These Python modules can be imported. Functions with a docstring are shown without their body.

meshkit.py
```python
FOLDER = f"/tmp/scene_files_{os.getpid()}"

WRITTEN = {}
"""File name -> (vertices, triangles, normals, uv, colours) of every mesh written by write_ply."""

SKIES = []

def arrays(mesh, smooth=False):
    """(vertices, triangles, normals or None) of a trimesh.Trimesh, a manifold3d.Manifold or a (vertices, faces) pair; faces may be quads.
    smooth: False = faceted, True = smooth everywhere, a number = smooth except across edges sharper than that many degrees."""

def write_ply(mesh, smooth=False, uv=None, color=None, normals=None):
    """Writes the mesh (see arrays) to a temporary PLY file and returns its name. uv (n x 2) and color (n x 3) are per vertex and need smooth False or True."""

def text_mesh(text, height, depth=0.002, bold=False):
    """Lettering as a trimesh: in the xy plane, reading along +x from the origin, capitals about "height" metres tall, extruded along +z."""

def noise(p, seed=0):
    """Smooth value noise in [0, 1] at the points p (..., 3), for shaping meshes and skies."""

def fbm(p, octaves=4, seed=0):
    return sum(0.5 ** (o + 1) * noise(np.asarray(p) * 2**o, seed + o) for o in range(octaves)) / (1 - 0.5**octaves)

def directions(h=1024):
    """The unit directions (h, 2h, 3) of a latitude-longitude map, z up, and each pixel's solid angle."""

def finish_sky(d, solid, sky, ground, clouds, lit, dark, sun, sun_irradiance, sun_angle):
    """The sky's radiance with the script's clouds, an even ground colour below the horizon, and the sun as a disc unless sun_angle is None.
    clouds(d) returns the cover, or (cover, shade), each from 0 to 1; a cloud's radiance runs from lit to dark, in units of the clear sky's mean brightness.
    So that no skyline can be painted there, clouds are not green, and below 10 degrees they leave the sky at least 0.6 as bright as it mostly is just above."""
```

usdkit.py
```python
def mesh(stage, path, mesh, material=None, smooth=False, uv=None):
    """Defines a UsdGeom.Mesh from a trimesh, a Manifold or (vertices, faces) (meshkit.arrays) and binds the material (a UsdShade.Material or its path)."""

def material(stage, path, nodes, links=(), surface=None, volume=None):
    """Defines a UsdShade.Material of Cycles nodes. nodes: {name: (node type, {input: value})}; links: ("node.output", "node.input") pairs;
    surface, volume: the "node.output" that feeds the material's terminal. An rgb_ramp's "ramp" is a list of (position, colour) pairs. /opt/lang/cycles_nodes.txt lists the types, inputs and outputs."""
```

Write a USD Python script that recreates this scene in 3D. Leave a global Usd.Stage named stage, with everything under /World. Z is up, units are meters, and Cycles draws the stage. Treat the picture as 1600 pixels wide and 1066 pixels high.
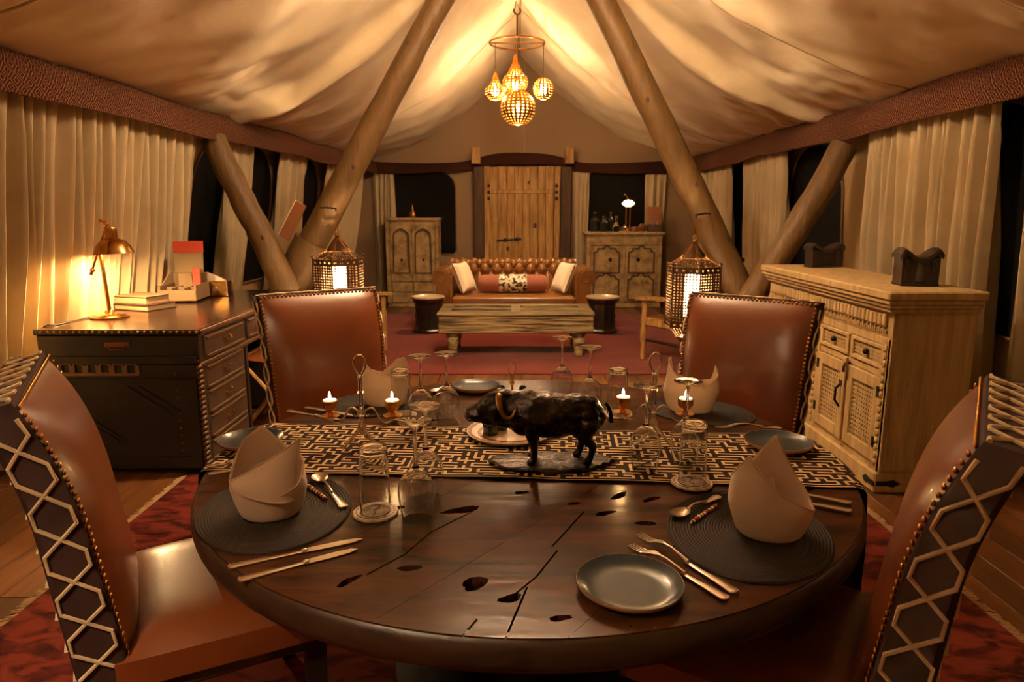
import math, random
import numpy as np, trimesh, manifold3d as m3, usdkit, meshkit
from pxr import Usd, UsdGeom, Gf, Sdf, UsdLux, UsdShade
from scipy.spatial import ConvexHull
import shapely
from shapely.geometry import Polygon, LineString, Point, box as sbox

stage = Usd.Stage.CreateInMemory()
UsdGeom.SetStageUpAxis(stage, 'Z'); UsdGeom.SetStageMetersPerUnit(stage, 1.0)
UsdGeom.Xform.Define(stage, '/World'); UsdGeom.Scope.Define(stage, '/World/Looks')
rng = np.random.default_rng(7); random.seed(7)

# ---------------------------------------------------------------- camera, night sky, exposure
cam = UsdGeom.Camera.Define(stage, '/World/camera')
cam.CreateFocalLengthAttr(24.0); cam.CreateHorizontalApertureAttr(36.0); cam.CreateVerticalApertureAttr(36.0*1066/1600)
cam.CreateClippingRangeAttr(Gf.Vec2f(0.05, 200)); cam.CreateFStopAttr(5.6); cam.CreateFocusDistanceAttr(1.95)
cam.CreateExposureAttr(0.55)
PITCH = 10.77
xf = UsdGeom.Xformable(cam); xf.AddTranslateOp().Set(Gf.Vec3d(0, 0, 1.5)); xf.AddRotateXOp().Set(90 - PITCH)
WARM = (1.0, 0.70, 0.41)
dome = UsdLux.DomeLight.Define(stage, '/World/night_sky'); dome.CreateIntensityAttr(0.01); dome.CreateColorAttr(Gf.Vec3f(.25, .35, .6))
K_CHAND, K_LANT, K_DESK, K_BAR, K_CANDLE, K_UNSEEN_TWIN, K_UNSEEN_PENDANT = 1250., 5500., 3200., 150., 500., 3300., 2800.  # the last two drive lamps out of view that light the near end

# ---------------------------------------------------------------- materials
def lin(h):
    if not isinstance(h, str): return tuple(h)
    c = [int(h[i:i+2], 16)/255 for i in (1, 3, 5)]
    return tuple(x/12.92 if x <= .04045 else ((x+.055)/1.055)**2.4 for x in c)

def mat(name, base, rough=.5, metal=0., spec=.5, var=None, bump=None, coat=0., sheen=0., alpha=None, emit=None):
    """var = (second colour, scale, stretch, low, high); bump = (scale, stretch, strength, distance)"""
    n = {'p': ('principled_bsdf', dict(base_color=lin(base), roughness=rough, metallic=metal, specular_ior_level=spec, coat_weight=coat, coat_roughness=.12, sheen_weight=sheen)),
         'tc': ('texture_coordinate', {})}
    L = []
    if var:
        c2, sc, st, lo, hi = var
        n['m1'] = ('mapping', dict(scale=st)); n['n1'] = ('noise_texture', dict(scale=sc, detail=5., roughness=.6, distortion=.4))
        n['r1'] = ('rgb_ramp', dict(ramp=[(lo, lin(base)), (hi, lin(c2))]))
        L += [('tc.object', 'm1.vector'), ('m1.vector', 'n1.vector'), ('n1.fac', 'r1.fac'), ('r1.color', 'p.base_color')]
    if bump:
        sc, st, s, d = bump
        n['m2'] = ('mapping', dict(scale=st)); n['n2'] = ('noise_texture', dict(scale=sc, detail=4.)); n['b'] = ('bump', dict(strength=s, distance=d))
        L += [('tc.object', 'm2.vector'), ('m2.vector', 'n2.vector'), ('n2.fac', 'b.height'), ('b.normal', 'p.normal')]
    if emit: n['p'][1].update(emission_color=lin(emit[0]), emission_strength=emit[1])
    return usdkit.material(stage, '/World/Looks/'+name, n, L, surface='p.BSDF')

M = {}
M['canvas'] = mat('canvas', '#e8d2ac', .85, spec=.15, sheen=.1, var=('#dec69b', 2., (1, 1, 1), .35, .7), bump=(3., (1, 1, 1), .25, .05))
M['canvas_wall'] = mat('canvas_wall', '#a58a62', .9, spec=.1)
M['canvas_back_dim'] = mat('canvas_back_dim', '#8f7558', .9, spec=.1)  # darker canvas copy; dimness of the back gable is put into the colour
M['seam'] = mat('seam', '#a98f64', .9, spec=.1)
M['curtain'] = mat('curtain', '#c4b08b', .85, spec=.12, sheen=.1, var=('#b39e79', 3., (1, 1, 1), .3, .7))
M['screen'] = mat('screen', '#0b0908', .8, spec=.1)
M['piping'] = mat('piping', '#6b5236', .9)
M['log'] = mat('log', '#69502d', .5, spec=.3, var=('#50391e', 4., (5, 5, .6), .3, .75), bump=(9., (4, 4, .5), .5, .01))
M['knot'] = mat('knot', '#3c2613', .7)
M['brass'] = mat('brass', '#d39d52', .2, 1., var=('#a8733a', 9., (1, 1, 1), .4, .7))
M['silver'] = mat('silver', '#d2c8bb', .2, 1.)
M['iron'] = mat('iron', '#1f1a16', .5, .6)
M['filigree'] = mat('filigree', '#b07c35', .35, 1.)
M['darkmetal'] = mat('darkmetal', '#4a341d', .4, .8)
M['leather'] = mat('leather', '#7a3f1a', .34, spec=.6, var=('#5c2a12', 2.2, (1, 1, 1), .3, .75), bump=(120., (1, 1, 1), .12, .002), coat=.1)
M['cognac'] = mat('cognac', '#895827', .28, spec=.5, var=('#6b4219', 3., (1, 1, 1), .3, .75), coat=.2)
M['hide'] = mat('hide', '#3c2520', .75, spec=.25, var=('#2a1815', 6., (1, 1, 1), .3, .7), bump=(90., (1, 1, 1), .2, .002))
M['lacing'] = mat('lacing', '#cbb594', .7, spec=.2)
M['nail'] = mat('nail', '#b98343', .25, 1.)
M['darkleather'] = mat('darkleather', '#241811', .38, spec=.5, var=('#170f0b', 5., (1, 1, 1), .3, .7), bump=(60., (1, 1, 1), .15, .003), coat=.1)
M['deskleather'] = mat('deskleather', '#23150c', .2, spec=.45, var=('#301d10', 3., (1, 1, 1), .4, .7), coat=.1)
M['strap'] = mat('strap', '#7a5a3d', .32, spec=.6)
M['drawerwood'] = mat('drawerwood', '#422d1c', .42, var=('#2c1d12', 5., (1, 6, 1), .35, .7))
M['tabletop'] = mat('tabletop', '#40210e', .22, spec=.08, var=('#1b0e07', 3.2, (1.1, 5.5, 3), .35, .68), bump=(5., (1, 6, 1), .25, .004))
M['tablerim'] = mat('tablerim', '#2c1a0f', .4, spec=.4, bump=(20., (1, 1, 1), .4, .006))
M['darkwood'] = mat('darkwood', '#21150d', .45, var=('#130c08', 5., (1, 1, .3), .3, .7))
M['black'] = mat('black', '#0d0a08', .7, spec=.15)
M['limed'] = mat('limed', '#b89c6c', .6, spec=.3, var=('#94774a', 4., (6, 6, .6), .35, .72), bump=(12., (6, 6, .5), .3, .006))
M['limedfar'] = mat('limedfar', '#a98d60', .65, spec=.3, var=('#755a36', 7., (1, 1, 1), .42, .66), bump=(14., (1, 1, 1), .4, .01))
M['recess'] = mat('recess', '#4a331c', .8)
M['olddoor'] = mat('olddoor', '#b58c50', .6, spec=.3, var=('#77511f', 5., (5, 5, .5), .38, .7), bump=(10., (5, 5, .4), .5, .01))
M['olddark'] = mat('olddark', '#4f3318', .7, var=('#2e1c0d', 6., (4, 4, .5), .35, .7), bump=(10., (4, 4, .4), .6, .015))
M['rustic'] = mat('rustic', '#9c875f', .6, spec=.3, var=('#3a2b19', 6., (.35, 5, 7), .42, .6), bump=(10., (.5, 4, 4), .6, .01))
for i, (c, d) in enumerate((('#6d4322', '#472a14'), ('#5c3a1e', '#3f2512'), ('#7a4d28', '#523118'))):
    M['plank%d' % i] = mat('plank%d' % i, c, .32, spec=.5, var=(d, 3., (5, .5, 1), .35, .7), bump=(9., (5, .5, 1), .15, .004))
M['rugred'] = mat('rugred', '#6e2519', .95, spec=.05, sheen=.15, var=('#571a12', 1.6, (1, 3, 1), .3, .7), bump=(180., (1, 1, 1), .4, .004))
M['linen'] = mat('linen', '#cbb29c', .85, spec=.15, sheen=.2, bump=(260., (1, 1, 1), .25, .001))
M['linenhem'] = mat('linenhem', '#b79d85', .85, spec=.15, bump=(300., (1, 1, 1), .5, .001))
M['cushion'] = mat('cushion', '#dcc6a4', .85, sheen=.2)
M['bolster'] = mat('bolster', '#8b4a30', .8, sheen=.2)
M['zebra'] = mat('zebra', '#d9c7a6', .85, var=('#2a1b12', 22., (1, 1, 1), .5, .54))
M['runner'] = mat('runner', '#2b1c18', .9, spec=.1)
M['pile'] = mat('pile', '#bfa37a', .9, spec=.1)
M['mat'] = mat('placemat', '#1c120c', .7, spec=.12)
M['plate'] = mat('plate', '#252f37', .24, spec=.28, coat=.03, var=('#2d3337', 9., (1, 1, 1), .4, .7))
M['clay'] = mat('clay', '#a8794c', .6)
M['bronze'] = mat('bronze', '#2b1d14', .36, .75, var=('#120c09', 18., (1, 1, 1), .35, .65), bump=(70., (1, 1, 1), .5, .006))
M['horn'] = mat('horn', '#8a6236', .28, .85)
M['dark_outline'] = mat('dark_outline', '#4a3218', .8)  # dark tone traced round the cabinet arches and carved panels
M['ceramic'] = mat('ceramic', '#cbb093', .45)
M['ceramicband'] = mat('ceramicband', '#6d4028', .5)
M['coaster'] = mat('coaster', '#b9a387', .5, spec=.4, var=('#94795a', 40., (1, 1, 1), .4, .6))
M['coasterband'] = mat('coasterband', '#5d4532', .5)
M['glowing_wax'] = mat('glowing_wax', '#f3e2c4', .5, emit=('#ffd9a0', .35))  # flame glow in the candle body is put in as weak emission
M['paper'] = mat('paper', '#8d7654', .8)
M['redcard'] = mat('redcard', '#c2452b', .6)
M['tanbook'] = mat('tanbook', '#71573a', .6)
M['beadred'] = mat('beadred', '#9c2d16', .35)
M['beadbone'] = mat('beadbone', '#e2cfa8', .4)
M['ebony'] = mat('ebony', '#2a1b12', .4, spec=.5, var=('#170e09', 8., (1, 1, .4), .35, .7))
M['tray'] = mat('stooltray', '#b9a588', .35, .3)
M['copper'] = mat('copper', '#7c4a28', .45)
M['bottle'] = mat('bottleglass', '#0c0a09', .12, spec=.7)
M['cord'] = mat('cord', '#1c1410', .5)

def glow(name, color, strength):
    return usdkit.material(stage, '/World/Looks/'+name, {'e': ('emission', dict(color=color, strength=strength))}, surface='e.emission')
M['bulb_chandelier'] = glow('bulb_chandelier', WARM, K_CHAND)
M['bulb_unseen_twin'] = glow('bulb_unseen_twin', WARM, K_UNSEEN_TWIN); M['bulb_unseen_pendant'] = glow('bulb_unseen_pendant', WARM, K_UNSEEN_PENDANT)
M['bulb_lantern'] = glow('bulb_lantern', WARM, K_LANT)
M['bulb_desk'] = glow('bulb_desk', (1, .6, .26), K_DESK)
M['bulb_bar'] = glow('bulb_bar', (1, .6, .26), K_BAR)
M['flame'] = glow('flame', (1, .55, .2), K_CANDLE)
M['frosted'] = usdkit.material(stage, '/World/Looks/frosted', {'p': ('principled_bsdf', dict(base_color=(.9, .88, .82), roughness=.6)), 't': ('translucent_bsdf', dict(color=(.95, .93, .9))), 'm': ('mix_closure', dict(fac=.75))},
                               [('p.BSDF', 'm.closure1'), ('t.BSDF', 'm.closure2')], surface='m.closure')
M['glass'] = usdkit.material(stage, '/World/Looks/glass', {'p': ('principled_bsdf', dict(base_color=(.98, .98, .97), roughness=.0, transmission_weight=1., ior=1.48))}, surface='p.BSDF')

# floor rug of the dining area: worn red patchwork (woven print)
M['kilim'] = usdkit.material(stage, '/World/Looks/kilim', {
    'tc': ('texture_coordinate', {}), 'mp': ('mapping', dict(scale=(5., 9., 1))), 'n1': ('noise_texture', dict(scale=1.6, detail=3., distortion=.6)),
    'v': ('voronoi_texture', dict(scale=2.1, feature='f1')), 'r1': ('rgb_ramp', dict(ramp=[(.0, lin('#58211a')), (.45, lin('#451711')), (.75, lin('#2f100c'))])),
    'r2': ('rgb_ramp', dict(ramp=[(.42, (0, 0, 0)), (.58, (1, 1, 1))])), 'mx': ('mix_color', dict(blend_type='mix', a=(0, 0, 0), b=lin('#672a1e'))),
    'n3': ('noise_texture', dict(scale=200.)), 'b': ('bump', dict(strength=.5, distance=.004)), 'p': ('principled_bsdf', dict(roughness=.95, specular_ior_level=.08))},
    [('tc.object', 'mp.vector'), ('mp.vector', 'v.vector'), ('mp.vector', 'n1.vector'), ('v.distance', 'r1.fac'), ('n1.fac', 'r2.fac'), ('r1.color', 'mx.a'), ('r2.color', 'mx.fac'),
     ('mx.result', 'p.base_color'), ('tc.object', 'n3.vector'), ('n3.fac', 'b.height'), ('b.normal', 'p.normal')], surface='p.BSDF')
# valance: woven concentric diamonds, gold on maroon (object space, along "axis")
def valance_mat(name, axis, ca='#371a19', cb='#7a5636'):
    n = {'tc': ('texture_coordinate', {}), 's': ('separate_xyz', {}), 'pu': ('math', dict(math_type='pingpong', value2=.045)), 'pz': ('math', dict(math_type='pingpong', value2=.04)),
         'ad': ('math', dict(math_type='add')), 'mu': ('math', dict(math_type='multiply', value2=46.)), 'fr': ('math', dict(math_type='fraction')), 'gt': ('math', dict(math_type='greater_than', value2=.66)),
         'mx': ('mix_color', dict(blend_type='mix', a=lin(ca), b=lin(cb))), 'p': ('principled_bsdf', dict(roughness=.9, specular_ior_level=.1))}
    return usdkit.material(stage, '/World/Looks/'+name, n, [('tc.object', 's.vector'), ('s.'+axis, 'pu.value1'), ('s.z', 'pz.value1'), ('pu.value', 'ad.value1'), ('pz.value', 'ad.value2'), ('ad.value', 'mu.value1'), ('mu.value', 'fr.value1'),
                           ('fr.value', 'gt.value1'), ('gt.value', 'mx.fac'), ('mx.result', 'p.base_color')], surface='p.BSDF')
M['valance_y'] = valance_mat('valance_y', 'y'); M['valance_x'] = valance_mat('valance_x', 'x', '#2c1512', '#3f2517')

# ---------------------------------------------------------------- mesh helpers: every helper returns (v, f)
def cat(*ms):
    ms = [m for m in (ms[0] if len(ms) == 1 and isinstance(ms[0], list) else ms)]
    V, F, n = [], [], 0
    for v, f in ms:
        v = np.asarray(v, float); f = np.asarray(f, int)
        if f.shape[1] == 4: f = np.vstack([f[:, [0, 1, 2]], f[:, [0, 2, 3]]])
        V.append(v); F.append(f+n); n += len(v)
    return np.vstack(V), np.vstack(F)
def mv(m, t=(0, 0, 0), rz=0., rx=0., ry=0., s=1.):
    v = np.asarray(m[0], float)*np.asarray(s)
    for a, (i, j) in ((rx, (1, 2)), (ry, (2, 0)), (rz, (0, 1))):
        if a:
            c, d = math.cos(a), math.sin(a); w = v.copy()
            w[:, i] = c*v[:, i]-d*v[:, j]; w[:, j] = d*v[:, i]+c*v[:, j]; v = w
    f = m[1]
    if np.prod(np.broadcast_to(s, 3)) < 0: f = np.asarray(f)[:, ::-1]
    return v+np.asarray(t, float), f
_c = np.array([[sx*(1 if a == 0 else 0.999), sy*(1 if a == 1 else .999), sz*(1 if a == 2 else .999)] for sx in (-1, 1) for sy in (-1, 1) for sz in (-1, 1) for a in range(3)])
_cs = np.array([[sx*(1. if a == 0 else .8), sy*(1. if a == 1 else .8), sz*(1. if a == 2 else .8)] for sx in (-1, 1) for sy in (-1, 1) for sz in (-1, 1) for a in range(3)])
_ca = np.array([[a == 0, a == 1, a == 2] for _ in range(8) for a in range(3)])
def _hull(p):
    h = ConvexHull(p); f = h.simplices.copy()
    for i, (t, e) in enumerate(zip(f, h.equations)):
        if np.dot(np.cross(p[t[1]]-p[t[0]], p[t[2]]-p[t[0]]), e[:3]) < 0: f[i] = t[::-1]
    return f
_cf = _hull(_cs)
def bx(x0, x1, y0, y1, z0, z1, c=.004):
    h = np.array([x1-x0, y1-y0, z1-z0])/2; o = np.array([x1+x0, y1+y0, z1+z0])/2; c = min(c, .45*h.min())
    return np.sign(_cs)*(h-np.where(_ca, 0, c))+o, _cf
def hull(pts):
    p = np.asarray(pts, float); return p, _hull(p)
def tube(pts, r, n=8, cap=True, sx=1.):
    p = np.asarray(pts, float); k = len(p); r = np.broadcast_to(r, (k,)).astype(float)
    t = np.gradient(p, axis=0); t /= np.linalg.norm(t, axis=1, keepdims=True)+1e-12
    a = np.cross(t[0], [0, 0, 1.] if abs(t[0, 2]) < .9 else [1., 0, 0]); a /= np.linalg.norm(a); A = []
    for i in range(k):
        a = a-t[i]*np.dot(a, t[i]); a /= np.linalg.norm(a)+1e-12; A.append(a)
    A = np.array(A); B = np.cross(t, A); g = np.arange(n)*2*np.pi/n
    v = p[:, None]+r[:, None, None]*(np.cos(g)[None, :, None]*A[:, None]+sx*np.sin(g)[None, :, None]*B[:, None])
    v = v.reshape(-1, 3); i, j = np.meshgrid(np.arange(k-1), np.arange(n), indexing='ij')
    f = np.stack([i*n+j, i*n+(j+1) % n, (i+1)*n+(j+1) % n, (i+1)*n+j], -1).reshape(-1, 4)
    f = np.vstack([f[:, [0, 1, 2]], f[:, [0, 2, 3]]])
    if cap:
        m = len(v); v = np.vstack([v, p[0], p[-1]]); j = np.arange(n)
        f = np.vstack([f, np.stack([np.full(n, m), (j+1) % n, j], 1), np.stack([np.full(n, m+1), (k-1)*n+j, (k-1)*n+(j+1) % n], 1)])
    return v, f
def cyl(p0, p1, r0, r1=None, n=16): return tube([p0, p1], [r0, r0 if r1 is None else r1], n)
def lathe(prof, n=32, t=(0, 0, 0)):
    p = np.asarray(prof, float); k = len(p); g = np.arange(n)*2*np.pi/n
    v = np.stack([p[:, None, 0]*np.cos(g), p[:, None, 0]*np.sin(g), np.broadcast_to(p[:, None, 1], (k, n))], -1).reshape(-1, 3)
    i, j = np.meshgrid(np.arange(k-1), np.arange(n), indexing='ij')
    f = np.stack([i*n+j, i*n+(j+1) % n, (i+1)*n+(j+1) % n, (i+1)*n+j], -1).reshape(-1, 4)
    f = np.vstack([f[:, [0, 1, 2]], f[:, [0, 2, 3]]])
    m = len(v)
    return v+np.asarray(t, float), f
def ball(r, t=(0, 0, 0), s=(1, 1, 1), sub=2):
    m = trimesh.creation.icosphere(sub, r); return np.array(m.vertices)*np.asarray(s)+np.asarray(t, float), np.array(m.faces)
def grid(P):
    """P: (a, b, 3) array of points -> surface"""
    P = np.asarray(P, float); a, b = P.shape[:2]; i, j = np.meshgrid(np.arange(a-1), np.arange(b-1), indexing='ij')
    f = np.stack([i*b+j, (i+1)*b+j, (i+1)*b+j+1, i*b+j+1], -1).reshape(-1, 4)
    return P.reshape(-1, 3), np.vstack([f[:, [0, 1, 2]], f[:, [0, 2, 3]]])
def extr(poly, h, z0=0.):
    out = []
    for g in (poly.geoms if hasattr(poly, 'geoms') else [poly]):
        cs = m3.CrossSection([np.array(g.exterior.coords)[:-1]]+[np.array(r.coords)[:-1] for r in g.interiors], m3.FillRule.EvenOdd)
        q = m3.Manifold.extrude(cs, h).to_mesh(); out.append((np.array(q.vert_properties[:, :3], float)+[0, 0, z0], np.array(q.tri_verts)))
    return cat(out)
def up(m):  # extruded drawing in (x, y, depth) -> standing drawing in (x, z), depth towards -y
    v, f = m; return np.stack([v[:, 0], -v[:, 2], v[:, 1]], 1), f
def perf(C, hole=.6, k=12):
    """C: (a, b, 3) cell corner grid -> a sheet of cells, each with a round hole"""
    a, b = C.shape[0]-1, C.shape[1]-1; c00, c10, c11, c01 = C[:-1, :-1], C[1:, :-1], C[1:, 1:], C[:-1, 1:]
    ang = np.arange(8)*np.pi/4; S = np.array([(1, .5), (1, 1), (.5, 1), (0, 1), (0, .5), (0, 0), (.5, 0), (1, 0)])
    H = .5+.5*hole*np.stack([np.cos(ang), np.sin(ang)], 1)
    def bil(q): return ((1-q[0])*(1-q[1]))*c00+(q[0]*(1-q[1]))*c10+(q[0]*q[1])*c11+((1-q[0])*q[1])*c01
    V = np.stack([bil(q) for q in S]+[bil(q) for q in H], 2).reshape(-1, 3); n = a*b
    j = np.arange(8); f0 = np.stack([j, (j+1) % 8, 8+(j+1) % 8, 8+j], 1)
    f = (f0[None]+16*np.arange(n)[:, None, None]).reshape(-1, 4)
    return V, np.vstack([f[:, [0, 1, 2]], f[:, [0, 2, 3]]])
def smooth(m, it=8):
    t = trimesh.Trimesh(m[0], m[1], process=True); trimesh.smoothing.filter_taubin(t, iterations=it); return np.array(t.vertices), np.array(t.faces)
def catmull(P, n):
    P = np.asarray(P, float); x = np.arange(len(P)); from_ = np.linspace(0, len(P)-1, n)
    from scipy.interpolate import CubicSpline
    return CubicSpline(x, P)(from_)

# ---------------------------------------------------------------- prim helpers
COUNT = {}
def numbered(path):
    k = COUNT[path] = COUNT.get(path, -1)+1
    return path if k == 0 else '%s_%03d' % (path, k)
def tag(p, label=None, cat_=None, group=None, kind=None):
    for k, v in (('label', label), ('category', cat_), ('group', group), ('kind', kind)):
        if v: p.SetCustomDataByKey(k, v)
    return p
def thing(name, label, cat_, loc=(0, 0, 0), rz=0., group=None):
    x = UsdGeom.Xform.Define(stage, numbered('/World/'+name)); x.AddTranslateOp().Set(Gf.Vec3d(*map(float, loc))); x.AddRotateZOp().Set(math.degrees(rz))
    return tag(x.GetPrim(), label, cat_, group)
def part(parent, name, mesh, m, label=None, smooth=35, kind=None):
    q = usdkit.mesh(stage, numbered(str(parent.GetPath())+'/'+name), (mesh if hasattr(mesh, 'to_mesh') else cat(mesh)), M[m], smooth=smooth)
    return tag(q.GetPrim(), label, None, None, kind)
def solo(name, label, cat_, mesh, m, loc=(0, 0, 0), rz=0., group=None, smooth=35, kind=None):
    q = usdkit.mesh(stage, numbered('/World/'+name), cat(mesh), M[m], smooth=smooth)
    q.AddTranslateOp().Set(Gf.Vec3d(*map(float, loc))); q.AddRotateZOp().Set(math.degrees(rz))
    return tag(q.GetPrim(), label, cat_, group, kind)
def struct(name, mesh, m, smooth=35):
    q = usdkit.mesh(stage, numbered('/World/'+name), cat(mesh), M[m], smooth=smooth); return tag(q.GetPrim(), kind='structure')
def dup(src, label, loc, rz=0.):
    d = src.GetCustomData(); base = src.GetName()
    r = thing(base, label, d['category'], loc, rz, d.get('group')); r.GetReferences().AddInternalReference(src.GetPath()); r.SetInstanceable(True)
    return r
# ================================================================ THE TENT
Y0, Y1 = -1.6, 11.4
xL = lambda y: -2.85+.05*np.asarray(y, float)
xR = lambda y: 2.72+.012*np.asarray(y, float)
ridge_x = lambda y: .02+.009*np.asarray(y, float)
LEAN = .17
def wall_pt(side, y, z, off=0.):
    y, z = np.asarray(y, float), np.asarray(z, float)
    x = (xL(y)-.12-LEAN*(2.3-z)+off) if side == 'L' else (xR(y)+.12+.35*LEAN*(2.3-z)-off)
    return np.stack(np.broadcast_arrays(x, y, z), -1)

# floor: joists' dark ground and single planks
floor = struct('floor', bx(-3.5, 3.4, Y0, Y1+.1, -.12, -.02), 'darkwood')
w = .152; k = 0
for i in range(int(6.8/w)):
    x = -3.4+i*w; y = Y0+.02-rng.random()*1.5
    while y < Y1:
        L = 2.2+rng.random()*1.8; a, b = max(y, Y0+.02), min(y+L, Y1-.02)
        if b-a > .05: part(floor, 'plank', bx(x+.002, x+w-.002, a+.002, b-.002, -.03, -.0005-.0012*rng.random(), .002), 'plank%d' % rng.integers(3), smooth=False)
        y += L

# ceiling: sagging canvas between eaves and ridge
def ridge_z(y): y = np.asarray(y, float); return 3.93+.42*np.exp(-((y-6.1)/1.5)**2)+.28*np.exp(-((y-.6)/2.2)**2)
def eave_z(y): return 2.30+0*np.asarray(y, float)
def ceil_z(side, y, t):
    y, t = np.asarray(y, float), np.asarray(t, float)
    p = .42*t+.58*t**2.5
    z = eave_z(y)+(ridge_z(y)-eave_z(y))*p
    env = np.sin(np.pi*np.clip(t, 0, 1))
    z = z-.05*env*np.sin(np.pi*((y-3.3) % 2.8)/2.8)
    for yc, a, w_ in ((6.15, .15, .11), (6.5, .05, .2), (5.75, -.03, .2), (3.3, .06, .06), (8.9, .03, .05), (4.9, .02*(side == 'R'), .05)):
        z = z-a*np.exp(-((y-yc-.25*(1-t)*(yc == 6.15))/w_)**2)*(.25+.75*env)
    e = np.exp(-((t-.16)/.13)**2)*(1-np.exp(-(t/.03)**2))
    s = 1.7 if side == 'L' else 4.4
    n = np.sin(y*7.3+s+9*t)+.7*np.sin(y*15.1-21*t+s)+.5*np.sin(y*29+13*t)
    z = z+.02*e*n*(np.exp(-((y-6.9)/.9)**2)+.7*np.exp(-((y-5.3)/.5)**2)+.5*np.exp(-((y-3.4)/.5)**2)+.25)
    q = np.sin(9*(y*.55+t*1.6)+s)+.6*np.sin(17*(y*.5-t)+2*s)+.5*np.sin(31*(y*.3+t*.9))
    z = z+.013*env*q
    z = z+.035*np.exp(-((t-.8)/.2)**2)*np.exp(-((y-8.6)/1.2)**2)*np.sin(8*(y-8.5)+5*t)
    return z
def ceil_pt(side, y, t, dz=0.):
    xe = xL(y)-.12 if side == 'L' else xR(y)+.12; x = xe+(ridge_x(y)-xe)*np.asarray(t, float)
    return np.stack(np.broadcast_arrays(x, y, ceil_z(side, y, t)+dz), -1)
yy = np.arange(Y0, Y1+.001, .04); tt = np.linspace(0, 1, 71)
YY, TT = np.meshgrid(yy, tt, indexing='ij')
V = np.concatenate([ceil_pt('L', YY, TT), ceil_pt('R', YY, TT)[:, ::-1][:, 1:]], 1)
ceiling = struct('ceiling', grid(V), 'canvas', smooth=True)
for side in 'LR':
    for yc in ((3.3, 8.9) if side == 'L' else (3.3, 4.9, 8.9)):
        t_ = np.linspace(.0, 1, 60); P = ceil_pt(side, np.full(60, yc+.05), t_, -.004)
        part(ceiling, 'seam', tube(P, 0.0035 if yc != 3.3 else .007, 6), 'seam')
P = [(float(ridge_x(y)), y, float(ceil_z('L', y, 1))-.012) for y in yy[::3]]
part(ceiling, 'ridge_seam', tube(P, .012, 6), 'seam')

# walls
for side, nm in (('L', 'wall_left'), ('R', 'wall_right')):
    YY, ZZ = np.meshgrid(np.arange(Y0, Y1+.01, .5), np.linspace(0, 2.32, 8), indexing='ij')
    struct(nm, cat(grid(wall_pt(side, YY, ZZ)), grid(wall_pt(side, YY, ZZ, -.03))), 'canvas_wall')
t_ = np.linspace(0, 1, 40)
prof = np.vstack([ceil_pt('L', np.full(40, Y1), t_, .03)[:, [0, 2]], ceil_pt('R', np.full(40, Y1), t_[::-1], .03)[1:, [0, 2]]])
back = Polygon([(float(xL(Y1))-.62, 0), (float(xL(Y1))-.22, 2.28), *prof, (float(xR(Y1))+.22, 2.28), (float(xR(Y1))+.4, 0)])
wb = struct('wall_back', mv(up(extr(back, .04)), (0, Y1+.04, 0)), 'canvas_back_dim', smooth=False)
part(wb, 'seam', tube([(.2, Y1-.004, 2.3), (.2, Y1-.004, 3.86)], .006, 6), 'seam')
prof0 = np.vstack([ceil_pt('L', np.full(40, Y0), t_, .03)[:, [0, 2]], ceil_pt('R', np.full(40, Y0), t_[::-1], .03)[1:, [0, 2]]])
struct('wall_front', mv(up(extr(Polygon([(float(xL(Y0))-.62, 0), (float(xL(Y0))-.22, 2.28), *prof0, (float(xR(Y0))+.22, 2.28), (float(xR(Y0))+.4, 0)]), .04)), (0, Y0, 0)), 'canvas_wall', smooth=False)
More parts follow.
